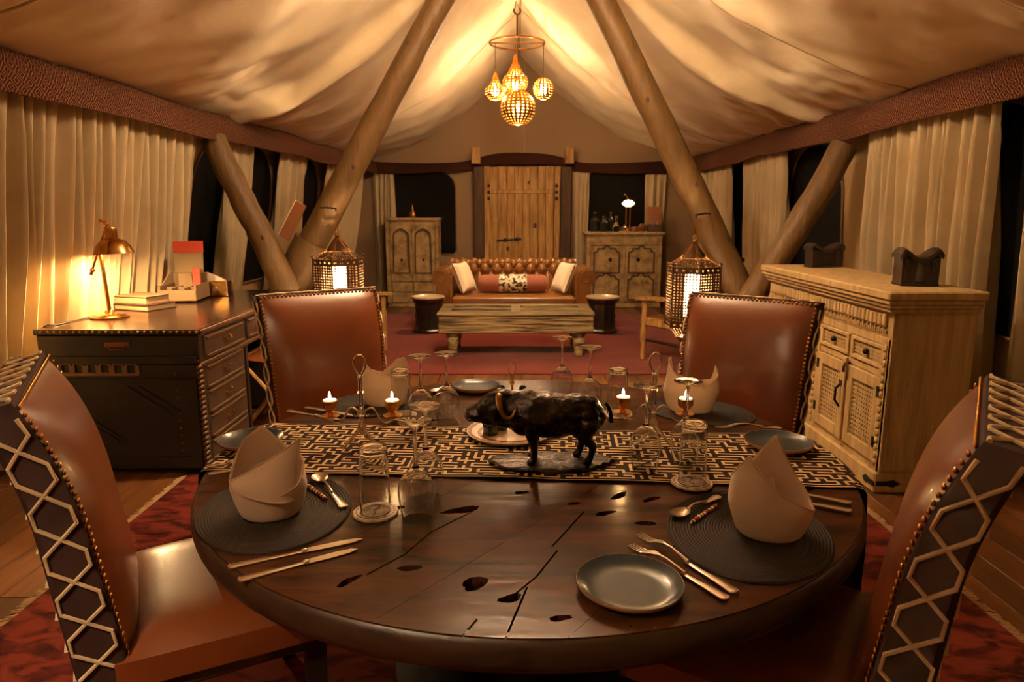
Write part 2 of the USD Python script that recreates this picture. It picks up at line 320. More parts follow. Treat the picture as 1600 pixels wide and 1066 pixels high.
for side, nm in (('L', 'baseboard_left'), ('R', 'baseboard_right')):
    P = wall_pt(side, np.array([Y0, Y1]), np.array([.05, .05]), .015); struct(nm, tube(P, .05, 8), 'piping')

# windows: dark insect screens with piped rounded edges
def rounded(w_, h, r, bl=.05):
    a = np.linspace(0, np.pi/2, 12)
    p = [(bl, 0), (w_-bl, 0), (w_, bl)]+[(w_-r+r*math.cos(q), h-r+r*math.sin(q)) for q in a]+[(r-r*math.sin(q), h-r+r*math.cos(q)) for q in a]+[(0, bl)]
    return np.array(p)
def window(to_world, a0, z0, w_, h, r, n):
    o = rounded(w_, h, r); c = o.mean(0); f = []
    F = np.vstack([to_world(a0+q[0], z0+q[1], .012) for q in o]+[to_world(a0+c[0], z0+c[1], .012)]+[to_world(a0+q[0], z0+q[1], .002) for q in o])
    m = len(o); j = np.arange(m)
    f = np.vstack([np.stack([j, (j+1) % m, np.full(m, m)], 1), np.stack([j, m+1+j, (j+1) % m], 1), np.stack([(j+1) % m, m+1+j, m+1+(j+1) % m], 1)])
    wn = struct('window_%d' % n, (F, f), 'screen', smooth=False)
    part(wn, 'piping', tube([to_world(a0+q[0], z0+q[1], .016) for q in np.vstack([o, o[:1]])], .012, 6), 'piping')
side_w = lambda s: (lambda a, z, off: wall_pt(s, a, z, off).reshape(3))
n = 1
for a0, a1 in ((6.0, 7.75), (7.95, 9.3), (9.5, 10.9)):
    window(side_w('L'), a0, .75, a1-a0, 1.40, .5, n); n += 1
for a0, a1 in ((6.2, 7.4), (8.0, 9.5), (9.7, 10.9), (3.7, 5.4), (1.3, 3.2)):
    window(side_w('R'), a0, .75, a1-a0, 1.38, .5, n); n += 1
back_w = lambda a, z, off: np.array([a, Y1-off, z])
window(back_w, -2.05, .80, 1.13, 1.34, .28, n); window(back_w, 1.2, .85, 1.06, 1.28, .16, n+1)

# valances: woven band under the eaves
for side, nm in (('L', 'trim_1'), ('R', 'trim_2')):
    y_ = np.arange(Y0, Y1-.05, .1); z_ = np.linspace(0, 1, 7); YY, ZZ = np.meshgrid(y_, z_, indexing='ij')
    lo, hi = (2.09, 2.315) if side == 'L' else (2.08, 2.315)
    sag = .010*np.sin(YY*1.9)+.006*np.sin(YY*4.3)
    Zt = lo+sag+(hi-lo+.6*0)*ZZ
    off = .13+.012*np.sin(YY*5)*(1-ZZ)-.09*ZZ**3
    P = wall_pt(side, YY, Zt, 0); P[..., 0] = (xL(YY)+off) if side == 'L' else (xR(YY)-off)
    Q = P.copy(); Q[..., 0] += -.012 if side == 'L' else .012
    struct(nm, cat(grid(P), grid(Q), tube(P[:, 0], .008, 6), tube(P[:, -1], .008, 6)), 'valance_y', smooth=True)
xs = np.linspace(float(xL(11.3))+.05, float(xR(11.3))-.05, 60)
def vtop(x): return 2.27+.12*np.exp(-((x-.16)/.75)**4)+.02*np.cos(x*2.2)
P = np.stack([np.stack([xs, 11.28+.02*np.sin(xs*9)*(1-q), vtop(xs)-.15*(1-q)-.02*(1-q)*np.cos(xs*3)], -1) for q in np.linspace(0, 1, 6)], 1)
struct('trim_3', cat(grid(P), grid(P+[0, .02, 0]), tube(P[:, 0], .008, 6), tube(P[:, -1], .008, 6)), 'valance_x', smooth=True)

# curtains
def curtain(to_world, a0, a1, label, z0=.03, z1=2.13, depth=.055, fold=.105, seed=0, group=None, spread=0., tie=None, off=.15):
    r = np.random.default_rng(seed); e = [a0]
    while e[-1] < a1: e.append(e[-1]+fold*(.5+1.0*r.random()))
    e = np.array(e); e = a0+(e-a0)*(a1-a0)/(e[-1]-a0)
    nz = 30; zz = np.linspace(z0, z1, nz); us = np.concatenate([np.linspace(e[i], e[i+1], 15)[:-1] for i in range(len(e)-1)]+[[a1]])
    ph = np.interp(us, e, np.arange(len(e))); amp = np.interp(us, e, .6+.7*r.random(len(e))); ds = r.normal(size=len(e))*.045
    rows = []
    for z in zz:
        q = (z-z0)/(z1-z0); g = 1-q
        sv = np.sin(2*np.pi*ph+.55*np.sin(2*np.pi*ph)); c = 1.15*np.sign(sv)*np.abs(sv)**.9; s = depth*amp*(.5+.5*min(1, g*2.5))*c
        s = s+.010*(q > .9)*np.cos(6*np.pi*ph)+.012*np.sin(3*ph+5*q)
        sh = np.interp(us, e, ds)*g**1.3+.012*np.sin(4*q+ph)
        a = us+sh+spread*(us-a0)*g
        if tie is not None:
            kk = np.exp(-((z-tie)/.35)**2)*.55 if z > tie else .55
            a = a+(a1-a)*kk*1.0
        rows.append(np.stack([to_world(x, z, off+y) for x, y in zip(a, s)], 0))
    return solo('curtain', label, 'curtain', grid(np.stack(rows, 1)), 'curtain', smooth=True, group=group)
LW, RW = side_w('L'), side_w('R')
curtain(LW, 1.6, 3.89, 'tan pleated curtain at the left edge, behind the near end of the dark desk', seed=1, depth=.085, fold=.14)
curtain(LW, 3.92, 5.72, 'tan pleated curtain behind the brass desk lamp and letter box', seed=2, depth=.075, fold=.105)
curtain(LW, 6.35, 6.85, 'narrow tan curtain just right of the leaning pole on the left wall', seed=3)
curtain(LW, 7.55, 8.35, 'tan curtain between two dark arched windows, behind the left V of poles', seed=4)
curtain(LW, 9.15, 10.9, 'tan curtain furthest back on the left wall, above the left lantern', seed=5)
curtain(RW, 1.7, 3.8, 'tan curtain with deep folds at the right edge, above the right armless chair', seed=6, depth=.085, fold=.14)
curtain(RW, 4.02, 5.5, 'tan pleated curtain behind the two headrests on the limed sideboard', seed=7, depth=.075, fold=.105)
curtain(RW, 7.15, 8.5, 'wide tan curtain in the right V of poles', seed=8)
curtain(RW, 9.0, 10.6, 'tan curtain beside the right lantern, far end of the right wall', seed=9)
BW = lambda a, z, off: np.array([a, Y1-off, z])
curtain(BW, -2.24, -1.9, 'narrow tan curtain in the back left corner behind the tall carved cabinet', seed=11, z1=2.12, fold=.08, depth=.035, off=.07)
curtain(BW, .98, 1.24, 'narrow tan curtain just right of the old plank door', seed=12, z1=2.12, fold=.08, depth=.035, off=.07)
curtain(BW, 2.16, 2.48, 'short tan curtain right of the bar window', seed=13, z1=2.08, fold=.09, depth=.04, off=.07)

# pole frames: thick debarked logs
def log(name, label, pts, r, seed, knots=()):
    r_ = np.random.default_rng(seed); P = catmull(pts, 26) if len(pts) > 2 else np.linspace(pts[0], pts[1], 26)
    P = P+np.cumsum(r_.normal(size=P.shape)*.0035, 0)*np.sin(np.linspace(0, np.pi, 26))[:, None]
    rr = np.interp(np.linspace(0, 1, 26), np.linspace(0, 1, len(r)), r)*(1+.02*r_.normal(size=26))
    t = thing(name, label, 'pole', (0, 0, 0)); part(t, 'trunk', tube(P, rr, 20), 'log', smooth=50)
    for i, g in knots:
        d = P[min(i+1, 25)]-P[i]; d /= np.linalg.norm(d); u = np.cross(d, [0, -1., 0]); u /= np.linalg.norm(u); q = np.cross(u, d)
        if q[1] > 0: q = -q
        q = q*math.cos(g)+u*math.sin(g); part(t, 'knot', ball(.017, P[i]+q*(rr[i]-.004), (1, .5, 1.4)), 'knot')
    return t, P, rr
YP = 6.1
t, PL, rL_ = log('tent_pole', 'thick debarked log rising from behind the left leather chair to the left of the chandelier', [(-2.47, YP+.11, 0), (-1.55, YP+.11, 1.63), (-.02, YP+.11, 4.23)], [.135, .13, .115, .10], 1, ((14, .3), (19, -.4)))
a, b = PL[10], PL[0]
part(t, 'sleeve', tube([b, (a+b)/2, a-(a-b)*.0], [.175, .172, .165], 20), 'log', 'thicker split sleeve around the foot of the pole')
t, PR, rR_ = log('tent_pole', 'thick debarked log rising from behind the right leather chair to the right of the chandelier', [(2.43, YP-.11, 0), (1.5, YP-.11, 1.78), (.16, YP-.11, 4.23)], [.13, .125, .115, .10], 2, ((12, .2), (16, -.3), (21, .3), (9, .6)))
log('tent_strut', 'log strut leaning outward to the left eave above the dark desk', [(-1.94, YP-.20, .80), (-2.50, YP-.18, 2.10)], [.112, .10], 3, ((9, .3),))
log('tent_strut', 'log strut leaning outward to the right eave behind the limed sideboard', [(2.0, YP-.37, .74), (2.70, YP-.35, 2.02)], [.112, .105], 4, ((10, .3),))

# rugs
def rug(name, label, x0, x1, y0, y1, m, th=.012, fringe=True):
    t = thing(name, label, 'rug'); nx, ny = int((x1-x0)/.12), int((y1-y0)/.12)
    X, Y = np.meshgrid(np.linspace(x0, x1, nx), np.linspace(y0, y1, ny), indexing='ij'); Z = th+.0016*np.sin(X*6+Y*2)+.0012*np.sin(Y*7)
    part(t, 'pile', cat(grid(np.stack([X, Y, Z], -1)), bx(x0, x1, y0, y1, .001, th-.003, .002)), m, smooth=True)
    if fringe:
        for xe, sg in ((x0, -1), (x1, 1)):
            F = []
            for y in np.arange(y0, y1, .011):
                l = .03+.02*rng.random(); F.append(tube([(xe-.004*sg, y, .012), (xe+sg*l*.5, y+rng.normal()*.004, .010), (xe+sg*l, y+rng.normal()*.008, .004)], .0035, 4, cap=False))
            part(t, 'fringe', F, 'pile', 'pale knotted fringe', kind='stuff')
    return t
rug('dining_rug', 'dark red worn patterned rug with pale fringes under the round table', -1.86, 1.79, -.4, 3.70, 'kilim')
rug('lounge_rug', 'plain brick red rug under the coffee table and sofa', -2.05, 2.15, 6.2, 10.0, 'rugred', .010, False)
# ================================================================ DINING TABLE
TC = np.array([.042, 2.021]); TR = .949; TZ = .76
def blob(cx, cy, a, b, ang, seed):
    r = np.random.default_rng(seed); q = np.linspace(0, 2*np.pi, 22)[:-1]; rr = 1+.16*np.sin(2*q+seed)+.10*np.sin(3*q+2*seed)+.05*r.normal(size=21)
    x, y = a*rr*np.cos(q), b*rr*np.sin(q); c, s = math.cos(ang), math.sin(ang)
    return Polygon(np.stack([cx+c*x-s*y, cy+s*x+c*y], 1))
HOLES = [(-.126, 1.611, .045, .019, .5), (.026, 1.719, .022, .009, .3), (.160, 1.649, .020, .008, .2), (.283, 1.698, .034, .011, .75), (.233, 1.592, .026, .012, .3), (.365, 1.677, .026, .011, .6), (.324, 1.536, .024, .012, .1),
         (-.216, 1.325, .028, .011, .3), (-.075, 1.265, .034, .019, .9), (-.004, 1.211, .026, .012, .3), (.089, 1.145, .020, .010, .1), (-.332, 1.275, .026, .011, .9), (-.30, 1.62, .03, .010, .4), (.79, 1.74, .03, .012, .2), (-.29, 2.36, .035, .010, .4), (.72, 1.16+.35, .02, .009, .5)]
CRACKS = [[(-.30, 1.30), (-.235, 1.385), (-.19, 1.49), (-.10, 1.60)], [(-.02, 1.05), (.0, 1.13), (.03, 1.25)], [(-.004, 1.211), (.05, 1.29), (.10, 1.40)], [(.20, 1.03), (.215, 1.12)], [(-.09, 1.085), (-.065, 1.14)], [(.23, 1.07), (.26, 1.12)], [(.09, 1.42), (.18, 1.60)], [(-.85, 1.66), (-.80, 1.60)], [(.52, 1.70), (.60, 1.86), (.62, 1.97)]]
disc = Point(*TC).buffer(TR-.012, 64); cut = shapely.union_all([blob(*h, i+3) for i, h in enumerate(HOLES)]+[LineString(c).buffer(.0022) for c in CRACKS])
t = thing('dining_table', 'large round dining table of polished dark wood with knot holes and cracks', 'table', (TC[0], TC[1], 0))
T0 = lambda m: mv(m, (-TC[0], -TC[1], 0))
# top layer: seven slabs side by side, grain along a diagonal, cut by the disc; hairline joints between them
GR = math.radians(52); gd = np.array([math.cos(GR), math.sin(GR)]); gn = np.array([-gd[1], gd[0]])
edges = [-1.2, -.62, -.31, -.02, .27, .55, 1.2]
for a, b in zip(edges[:-1], edges[1:]):
    q = [TC+gd*s*1.3+gn*(o) for s, o in ((-1, a+.0005), (1, a+.0005), (1, b-.0005), (-1, b-.0005))]
    part(t, 'slab', mv(T0(extr(disc.intersection(Polygon(q)).difference(cut), .024, TZ-.024))), 'tabletop', smooth=False)
part(t, 'top_core', lathe([(0, TZ-.075), (TR-.05, TZ-.075), (TR-.02, TZ-.045), (TR-.02, TZ-.025), (0, TZ-.025)], 96), 'black')
a = np.linspace(-np.pi/2, np.pi/2, 12)
part(t, 'rim', lathe([(TR-.03, TZ-.075)]+[(TR-.02+.020*math.cos(q), TZ-.037+.037*math.sin(q)) for q in a]+[(TR-.03, TZ-.001)], 128), 'tablerim', smooth=60)
part(t, 'apron', lathe([(.60, TZ-.15), (.78, TZ-.15), (.80, TZ-.08), (.60, TZ-.08)], 64), 'darkwood')
part(t, 'pedestal', lathe([(0, .02), (.42, .02), (.42, .07), (.36, .10), (.28, .2), (.27, .36), (.33, .52), (.55, .60), (.55, TZ-.076), (0, TZ-.076)], 64), 'black')

# ---------------------------------------------------------------- runner with raised cut-pile maze
RA = -.072; RHW = .222; rc, rs = math.cos(RA), math.sin(RA)
def run_pt(s, v, lift=0.):
    """s along the runner from the table centre, v across"""
    s, v = np.asarray(s, float), np.asarray(v, float); E = np.sqrt(np.maximum((TR+.006)**2-v**2, .2))-.012; R = .022
    q = np.abs(s); sg = np.sign(s); bend = np.clip((q-E)/R, 0, np.pi/2); hang = np.maximum(q-E-R*np.pi/2, 0)
    wav = .004*np.sin(s*9+v*5)*np.exp(-((np.abs(v)-RHW)/.05)**2)*(q < E)
    px = np.where(q < E, q, E+R*np.sin(bend))+lift*np.sin(bend); pz = TZ+.0025+np.abs(wav)-R*(1-np.cos(bend))-hang+lift*np.cos(bend)
    px = px+.018*np.sin(v*22+2)*np.minimum(hang*4, 1)*(hang > 0)+.012*np.minimum(hang*6, 1)
    x = sg*px; y = v+.0
    return np.stack([TC[0]+rc*x-rs*y, TC[1]+.005+rs*x+rc*y, pz], -1)
ss = np.concatenate([np.linspace(-1.17, -.9, 24), np.linspace(-.89, .89, 60), np.linspace(.9, 1.38, 40)]); vv = np.linspace(-RHW, RHW, 26)
S, Vv = np.meshgrid(ss, vv, indexing='ij')
t = thing('table_runner', 'dark brown table runner with a pale maze pattern laid across the round table, ends hanging', 'table runner')
part(t, 'cloth', cat(grid(run_pt(S, Vv)), grid(run_pt(S, Vv, -.0015))), 'runner', smooth=True)
# maze: walls of a random spanning tree on a stretched grid, drawn as ribbons
def maze(nx, ny, seed):
    r = random.Random(seed); seen = {(0, 0)}; st = [(0, 0)]; out = []
    while st:
        x, y = st[-1]; nb = [(x+a, y+b, a) for a, b in ((1, 0), (-1, 0), (0, 1), (0, -1), (1, 0), (-1, 0)) if 0 <= x+a < nx and 0 <= y+b < ny and (x+a, y+b) not in seen]
        if not nb: st.pop(); continue
        a, b, _ = r.choice(nb); seen.add((a, b)); st.append((a, b))
        if r.random() < .93: out.append(((x, y), (a, b)))
    return out
nx, ny = 118, 19; px_, py_ = 2.74/nx, (2*RHW-.016)/ny
seg = maze(nx, ny, 5); g_ = lambda c: np.array([-1.37+(c[0]+.5)*px_, -RHW+.008+(c[1]+.5)*py_])
lines = shapely.union_all([LineString([g_(a), g_(b)]) for a, b in seg]).buffer(.0044, quad_segs=3).simplify(.0005)
for e in (-RHW+.003, RHW-.003): lines = lines.union(LineString([(-1.16, e), (1.37, e)]).buffer(.0022))
strips = []
for x in np.arange(-1.17, 1.38, .03):
    c = lines.intersection(sbox(x, -.3, x+.03, .3))
    if not c.is_empty:
        for g in (c.geoms if hasattr(c, 'geoms') else [c]):
            if g.geom_type == 'Polygon' and g.area > 1e-7: strips.append(g)
pv = []
for g in strips:
    g = shapely.geometry.polygon.orient(g, 1.)
    cs = m3.triangulate([np.array(g.exterior.coords)[:-1]]+[np.array(r.coords)[:-1] for r in g.interiors]); p = np.vstack([np.array(g.exterior.coords)[:-1]]+[np.array(r.coords)[:-1] for r in g.interiors])
    pv.append((run_pt(p[:, 0], p[:, 1], .0016), np.asarray(cs)))
part(t, 'maze_pile', pv, 'pile', 'pale maze pattern', smooth=True)

# ================================================================ DINING CHAIRS
def make_chair(label, loc, rz):
    t = thing('dining_chair', label, 'chair', loc, rz, None)
    W, Z0, Z1, TH = .30, .40, 1.10, .105
    def lean(q): return -.10*q-.085*np.maximum(q-.55, 0)**2*3.2
    qs = np.linspace(0, 1, 26)
    def half(q): return W*(.93+.07*q)
    # padded leather face (forward = +y)
    u = np.linspace(-1, 1, 25); U, Q = np.meshgrid(u, qs, indexing='ij')
    B = (1-np.abs(U)**5)*(1-np.abs(2*Q-1)**7); zz = Z0+(Z1-Z0)*Q
    face = np.stack([U*(half(Q)-.012), lean(Q)+.004+.038*B, zz-.006*(Q > .99)], -1)
    part(t, 'backrest', grid(face), 'leather', smooth=True)
    # hide covered frame behind it: sides, top and back
    ring = []
    for q in qs:
        h = half(q); y = lean(q); th = TH*(1-.25*q)
        ring.append([(-h+.006, y+.004, Z0+(Z1-Z0)*q), (-h, y-.004, Z0+(Z1-Z0)*q), (-h, y-th+.012, Z0+(Z1-Z0)*q-.0*q), (-h+.012, y-th, Z0+(Z1-Z0)*q), (h-.012, y-th, Z0+(Z1-Z0)*q), (h, y-th+.012, Z0+(Z1-Z0)*q), (h, y-.004, Z0+(Z1-Z0)*q), (h-.006, y+.004, Z0+(Z1-Z0)*q)])
    R = np.array(ring); R[-1, 2:6, 2] -= .012; cap = R[-1]
    shell = cat(grid(np.concatenate([R, R[:, :1]], 1)), (cap, np.array([(0, 1, 6), (0, 6, 7), (1, 2, 5), (1, 5, 6), (2, 3, 4), (2, 4, 5)])), (R[0], np.array([(0, 7, 6), (0, 6, 1), (1, 6, 5), (1, 5, 2), (2, 5, 4), (2, 4, 3)])))
    part(t, 'back_frame', shell, 'hide', 'dark hide covered back frame', smooth=40)
    # brass nail heads round the leather face
    N = []
    for q in np.linspace(.02, .985, 40):
        for s in (-1, 1): N.append(ball(.0072, (s*(half(q)-.013), lean(q)+.010, Z0+(Z1-Z0)*q), (1, .6, 1), 1))
    for a in np.linspace(-.94, .94, 30): N.append(ball(.0072, (a*half(1), lean(.985)+.010, Z1-.011), (1, .6, 1), 1))
    part(t, 'nail_heads', N, 'nail', 'brass nail heads', kind='stuff')
    # pale rawhide lacing: two strands crossing on both sides and over the top
    def side(s, q, a): h = half(q)+.003; th = TH*(1-.25*q); return (s*h, lean(q)-.006-(th-.016)*a, Z0+(Z1-Z0)*q)
    for s in (-1, 1):
        for k in (0, 1):
            A = []; q = 0.; c = k; st = .15
            while q < 1.:
                A += [(q, c), (min(q+st*.36, 1), c)]; q += st; c = 1-c
            P = [side(s, q, a) for q, a in A]; part(t, 'lacing', tube(np.array(P), .0047, 6), 'lacing', 'pale rawhide lacing')
    for k in (0, 1):
        A = []; a = -1.; c = k
        while a < 1.: A += [(a, c), (min(a+.07, 1), c)]; a += .27; c = 1-c
        P = [(x*half(1)*.985, lean(1)-.004-(TH*.75-.012)*c, Z1+.002-.012*c) for x, c in A]; part(t, 'lacing', tube(np.array(P), .0047, 6), 'lacing', 'pale rawhide lacing')
    # back face lacing, a long wave
    for k in (0, 1):
        P = [((1 if (i+k) % 2 else -1)*.27*half(1)/.3, lean(q)-TH*(1-.25*q)-.002, Z0+(Z1-Z0)*q) for i, q in enumerate(np.linspace(.04, .98, 9))]
        part(t, 'lacing', tube(np.array(P), .005, 6), 'lacing', 'pale rawhide lacing')
    # seat
    U, S_ = np.meshgrid(np.linspace(-1, 1, 21), np.linspace(0, 1, 21), indexing='ij')
    B = (1-np.abs(U)**6)*(1-np.abs(2*S_-1)**6); wd = .29+.02*S_
    top = np.stack([U*wd, -.03+.53*S_, .455+.045*B], -1)
    sk = np.stack([np.concatenate([top[:, 0], top[-1, 1:], top[::-1, -1][1:], top[0, ::-1][1:]])]*2, 1); sk[:, 1, 2] = .385
    part(t, 'seat', cat(grid(top), grid(sk)), 'leather', smooth=True)
    part(t, 'seat_frame', bx(-.28, .28, -.05, .47, .34, .40, .008), 'hide')
    for sx in (-1, 1):
        part(t, 'leg', hull([(sx*.235+dx*w, .43+dy*w, z) for z, w in ((0, .018), (.35, .028)) for dx in (-1, 1) for dy in (-1, 1)]), 'darkwood')
        part(t, 'leg', hull([(sx*.235+dx*w, (-.02 if z else -.10)+dy*w, z) for z, w in ((0, .018), (.37, .028)) for dx in (-1, 1) for dy in (-1, 1)]), 'darkwood')
    return t
def face(nx_, ny_): return math.atan2(ny_, nx_)-math.pi/2
def seat_at(tip, normal, q=.2):   # place so that the top middle of the back's face stands at tip
    n_ = np.array(normal)/np.linalg.norm(normal); off = .10+.085*.45**2*3.2
    b = np.array(tip)+n_*off; return (b[0], b[1], .0145), face(*n_)
p, r = seat_at((-1.165, 1.60), (.88, .48)); ch = make_chair('tan leather dining chair at the left edge, its laced side and back towards us', p, r)
p, r = seat_at((.975, 1.35), (-.82, .57)); dup(ch, 'tan leather dining chair at the right edge, its laced side and top towards us', p, r)
p, r = seat_at((-.945, 3.33), (.57, -.82)); dup(ch, 'leather dining chair across the table, in front of the dark desk and left lantern', p, r)
p, r = seat_at((1.095, 3.10), (-.63, -.77)); dup(ch, 'leather dining chair across the table, in front of the limed sideboard', p, r)
# ================================================================ TABLEWARE
RZ = TZ+.0062          # top of the runner
def oval_lathe(prof, n, a, b): v, f = lathe(prof, n); return v*np.array([a, b, 1.]), f
def placemat(label, x, y, a, b, ang):
    pr = [(0, .0)]+[(r, .0035+.0016*abs(math.sin(r*26*math.pi))) for r in np.linspace(.002, .985, 27*8)]+[(1., .002), (1., 0)]
    return solo('placemat', label, 'placemat', oval_lathe([(0, .004)]+pr[1:], 72, a, b), 'mat', (x, y, TZ+.0006), ang, 'black coiled oval placemats', smooth=70)
placemat('black coiled placemat at the front left of the table, under a napkin and spoon', -.597, 1.612, .235, .187, math.radians(109))
placemat('black coiled placemat at the front right of the table, beside two forks', .553, 1.49, .236, .185, math.radians(71))
placemat('black coiled placemat at the far left place, behind the candelabrum', -.53, 2.57, .21, .17, math.radians(35))
placemat('black coiled placemat at the far right place, under the tall napkin', .70, 2.47, .21, .165, math.radians(-40))

def plate(label, x, y, r=.105, z=TZ+.0004):
    t = thing('side_plate', label, 'plate', (x, y, z), 0, 'blue grey side plates')
    part(t, 'glaze', lathe([(0, .0075), (r*.55, .0075), (r*.72, .009), (r*.86, .0145), (r*.965, .022), (r*.99, .0232)], 72), 'plate', smooth=60)
    part(t, 'foot', lathe([(0, 0), (r*.62, 0), (r*.66, .002), (r*.86, .007), (r*.98, .016), (r, .0215), (r*.992, .0236), (r*.985, .0228)], 72), 'clay', 'unglazed tan underside and rim', smooth=60)
    return t
plate('blue grey side plate alone at the front edge of the table', .233, 1.238, .106)
plate('blue grey side plate on the left end of the runner, half behind a napkin', -.835, 2.085, .1, RZ+.001)
plate('blue grey side plate on the right end of the runner, behind a napkin', .842, 2.06, .104, RZ+.001)
plate('blue grey side plate at the far edge of the table behind the bronze buffalo', -.15, 2.79, .1)

# napkins -----------------------------------------------------------
def napkin(label, keys, a, b, loc, rz=0., mirror=False, flap=None, inner=.6, seed=0):
    t = thing('napkin', label, 'napkin', loc, rz, None)
    k = sorted(keys); A = np.array([q[0] for q in k]+[k[0][0]+360.]); H = np.array([q[1] for q in k]+[k[0][1]])
    th = np.linspace(k[0][0], k[0][0]+360, 97); h = np.interp(th, A, H)*.87; T = np.radians(th); q = np.linspace(0, 1, 22)
    TT_, QQ = np.meshgrid(T, q, indexing='ij'); HH = np.broadcast_to(h[:, None], TT_.shape); Z = HH*QQ
    def rad(z, hh): return .80+.30*np.clip(z/.075, 0, 1)**.6-.22*np.clip((z-.07)/.13, 0, 1.3)**1.2+.025*np.sin(3*TT_+seed+z*30)*np.clip(z/.05, 0, 1)
    r = rad(Z, HH); sg = -1 if mirror else 1
    def P(off, zs=1.): return np.stack([sg*(a-off)*r*np.cos(TT_), (b-off)*r*np.sin(TT_), Z*zs], -1)
    o, i = P(0), P(.004, .992)
    rim = np.stack([o[:, -1], i[:, -1]], 1); bot = np.concatenate([o[:, :1]*[1, 1, 1], o[:, :1]*[0, 0, 1]+[0, 0, .002]], 1)
    part(t, 'cloth', cat(grid(o), grid(i), grid(rim), grid(bot)), 'linen', smooth=50)
    # hem stitched along the open edge
    part(t, 'hem', tube(o[:, -1]*[.995, .995, 1], .0022, 6, cap=False), 'linenhem', 'stitched hem')
    # inner fold
    z2 = np.minimum(h*inner, .12); TT2 = T[:, None]; q2 = np.linspace(0, 1, 10)[None]
    r2 = .62+.12*np.sin(2*TT2+1+seed)+.2*q2*np.cos(TT2*2+seed)
    part(t, 'inner_fold', grid(np.stack([sg*a*r2*np.cos(TT2)*.85, b*r2*np.sin(TT2)*.85, np.broadcast_to(z2[:, None]*(.25+.75*q2), (97, 10))], -1)), 'linen', smooth=60)
    if flap is not None:
        F = np.array(flap, float)*[1, 1, .87]; n_ = 14; uu = np.linspace(0, 1, n_)
        e0, e1 = catmull(F[0], n_), catmull(F[1], n_)
        G = e0[:, None]*(1-uu[None, :, None])+e1[:, None]*uu[None, :, None]; bul = np.sin(np.pi*uu)[None, :]*np.sin(np.pi*uu)[:, None]
        G[..., 1] -= .014*bul; part(t, 'flap', cat(grid(G), grid(G+[0, .003, 0])), 'linen', smooth=60)
        part(t, 'hem', cat(tube(G[:, -1], .0024, 6), tube(G[:, 0], .002, 6), tube(G[-1], .0024, 6)), 'linenhem', 'stitched hem')
    return t
NZ = TZ+.0062
napkin('white napkin folded into a tilted pocket on the front left placemat', [(0, .13), (40, .15), (70, .165), (112, .235), (150, .20), (185, .12), (215, .10), (250, .085), (290, .075), (330, .10)], .083, .075, (-.597, 1.585, NZ), .05,
       flap=[[(-.080, -.030, .100), (-.04, -.078, .090), (.03, -.080, .068), (.072, -.042, .060)], [(-.085, -.026, .108), (-.03, -.050, .145), (.04, -.030, .19), (.082, .0, .222)]], seed=1)
napkin('white napkin with two tall points on the front right placemat', [(0, .08), (38, .13), (72, .245), (105, .175), (130, .125), (155, .13), (185, .18), (212, .225), (235, .19), (270, .135), (310, .095), (340, .075)], .087, .078, (.60, 1.485, NZ), -.05, seed=2)
napkin('white napkin with two points at the far left place, behind the lit candles', [(0, .15), (25, .205), (60, .19), (100, .13), (140, .15), (172, .205), (200, .20), (250, .155), (300, .125), (335, .12)], .086, .052, (-.487, 2.555, NZ), .1, seed=3)
napkin('white napkin with two points at the far right place, against the leather chair', [(0, .17), (14, .20), (45, .13), (90, .11), (140, .16), (165, .225), (185, .22), (215, .19), (260, .13), (300, .115), (335, .15)], .093, .055, (.668, 2.47, NZ), -.3, seed=4)

# cutlery ------------------------------------------------------------
def handle_(L0, L1, w0, w1, z, th=.0045):
    xs_ = np.linspace(L0, L1, 12); q = (xs_-L0)/(L1-L0); w_ = w0+(w1-w0)*q**1.6; zz = z
    top = [(x, y*ww, zz+th*(.6 if abs(y) else 1.)) for x, ww in zip(xs_, w_) for y in (-1, 0, 1)]
    P = np.array(top).reshape(12, 3, 3); Bm = P.copy(); Bm[..., 2] = zz; end = np.array([[(L1+w1*.9*math.cos(a)*.7, w1*math.sin(a), zz+th*.5)] for a in np.linspace(-1.5, 1.5, 9)])[:, 0]
    e = hull(np.vstack([end+[0, 0, .002], end-[0, 0, .002], P[-1], Bm[-1]]))
    beads = [ball(.0012, (x, s*ww, zz+th*.7), sub=1) for x, ww in zip(np.linspace(L0+.5*(L1-L0), L1, 16), np.interp(np.linspace(L0+.5*(L1-L0), L1, 16), xs_, w_)) for s in (-1, 1)]
    return cat(grid(P), (Bm.reshape(-1, 3), grid(Bm)[1][:, ::-1]), grid(np.stack([P[:, 0], Bm[:, 0]], 1)), grid(np.stack([P[:, 2], Bm[:, 2]], 1)), e), cat(beads)
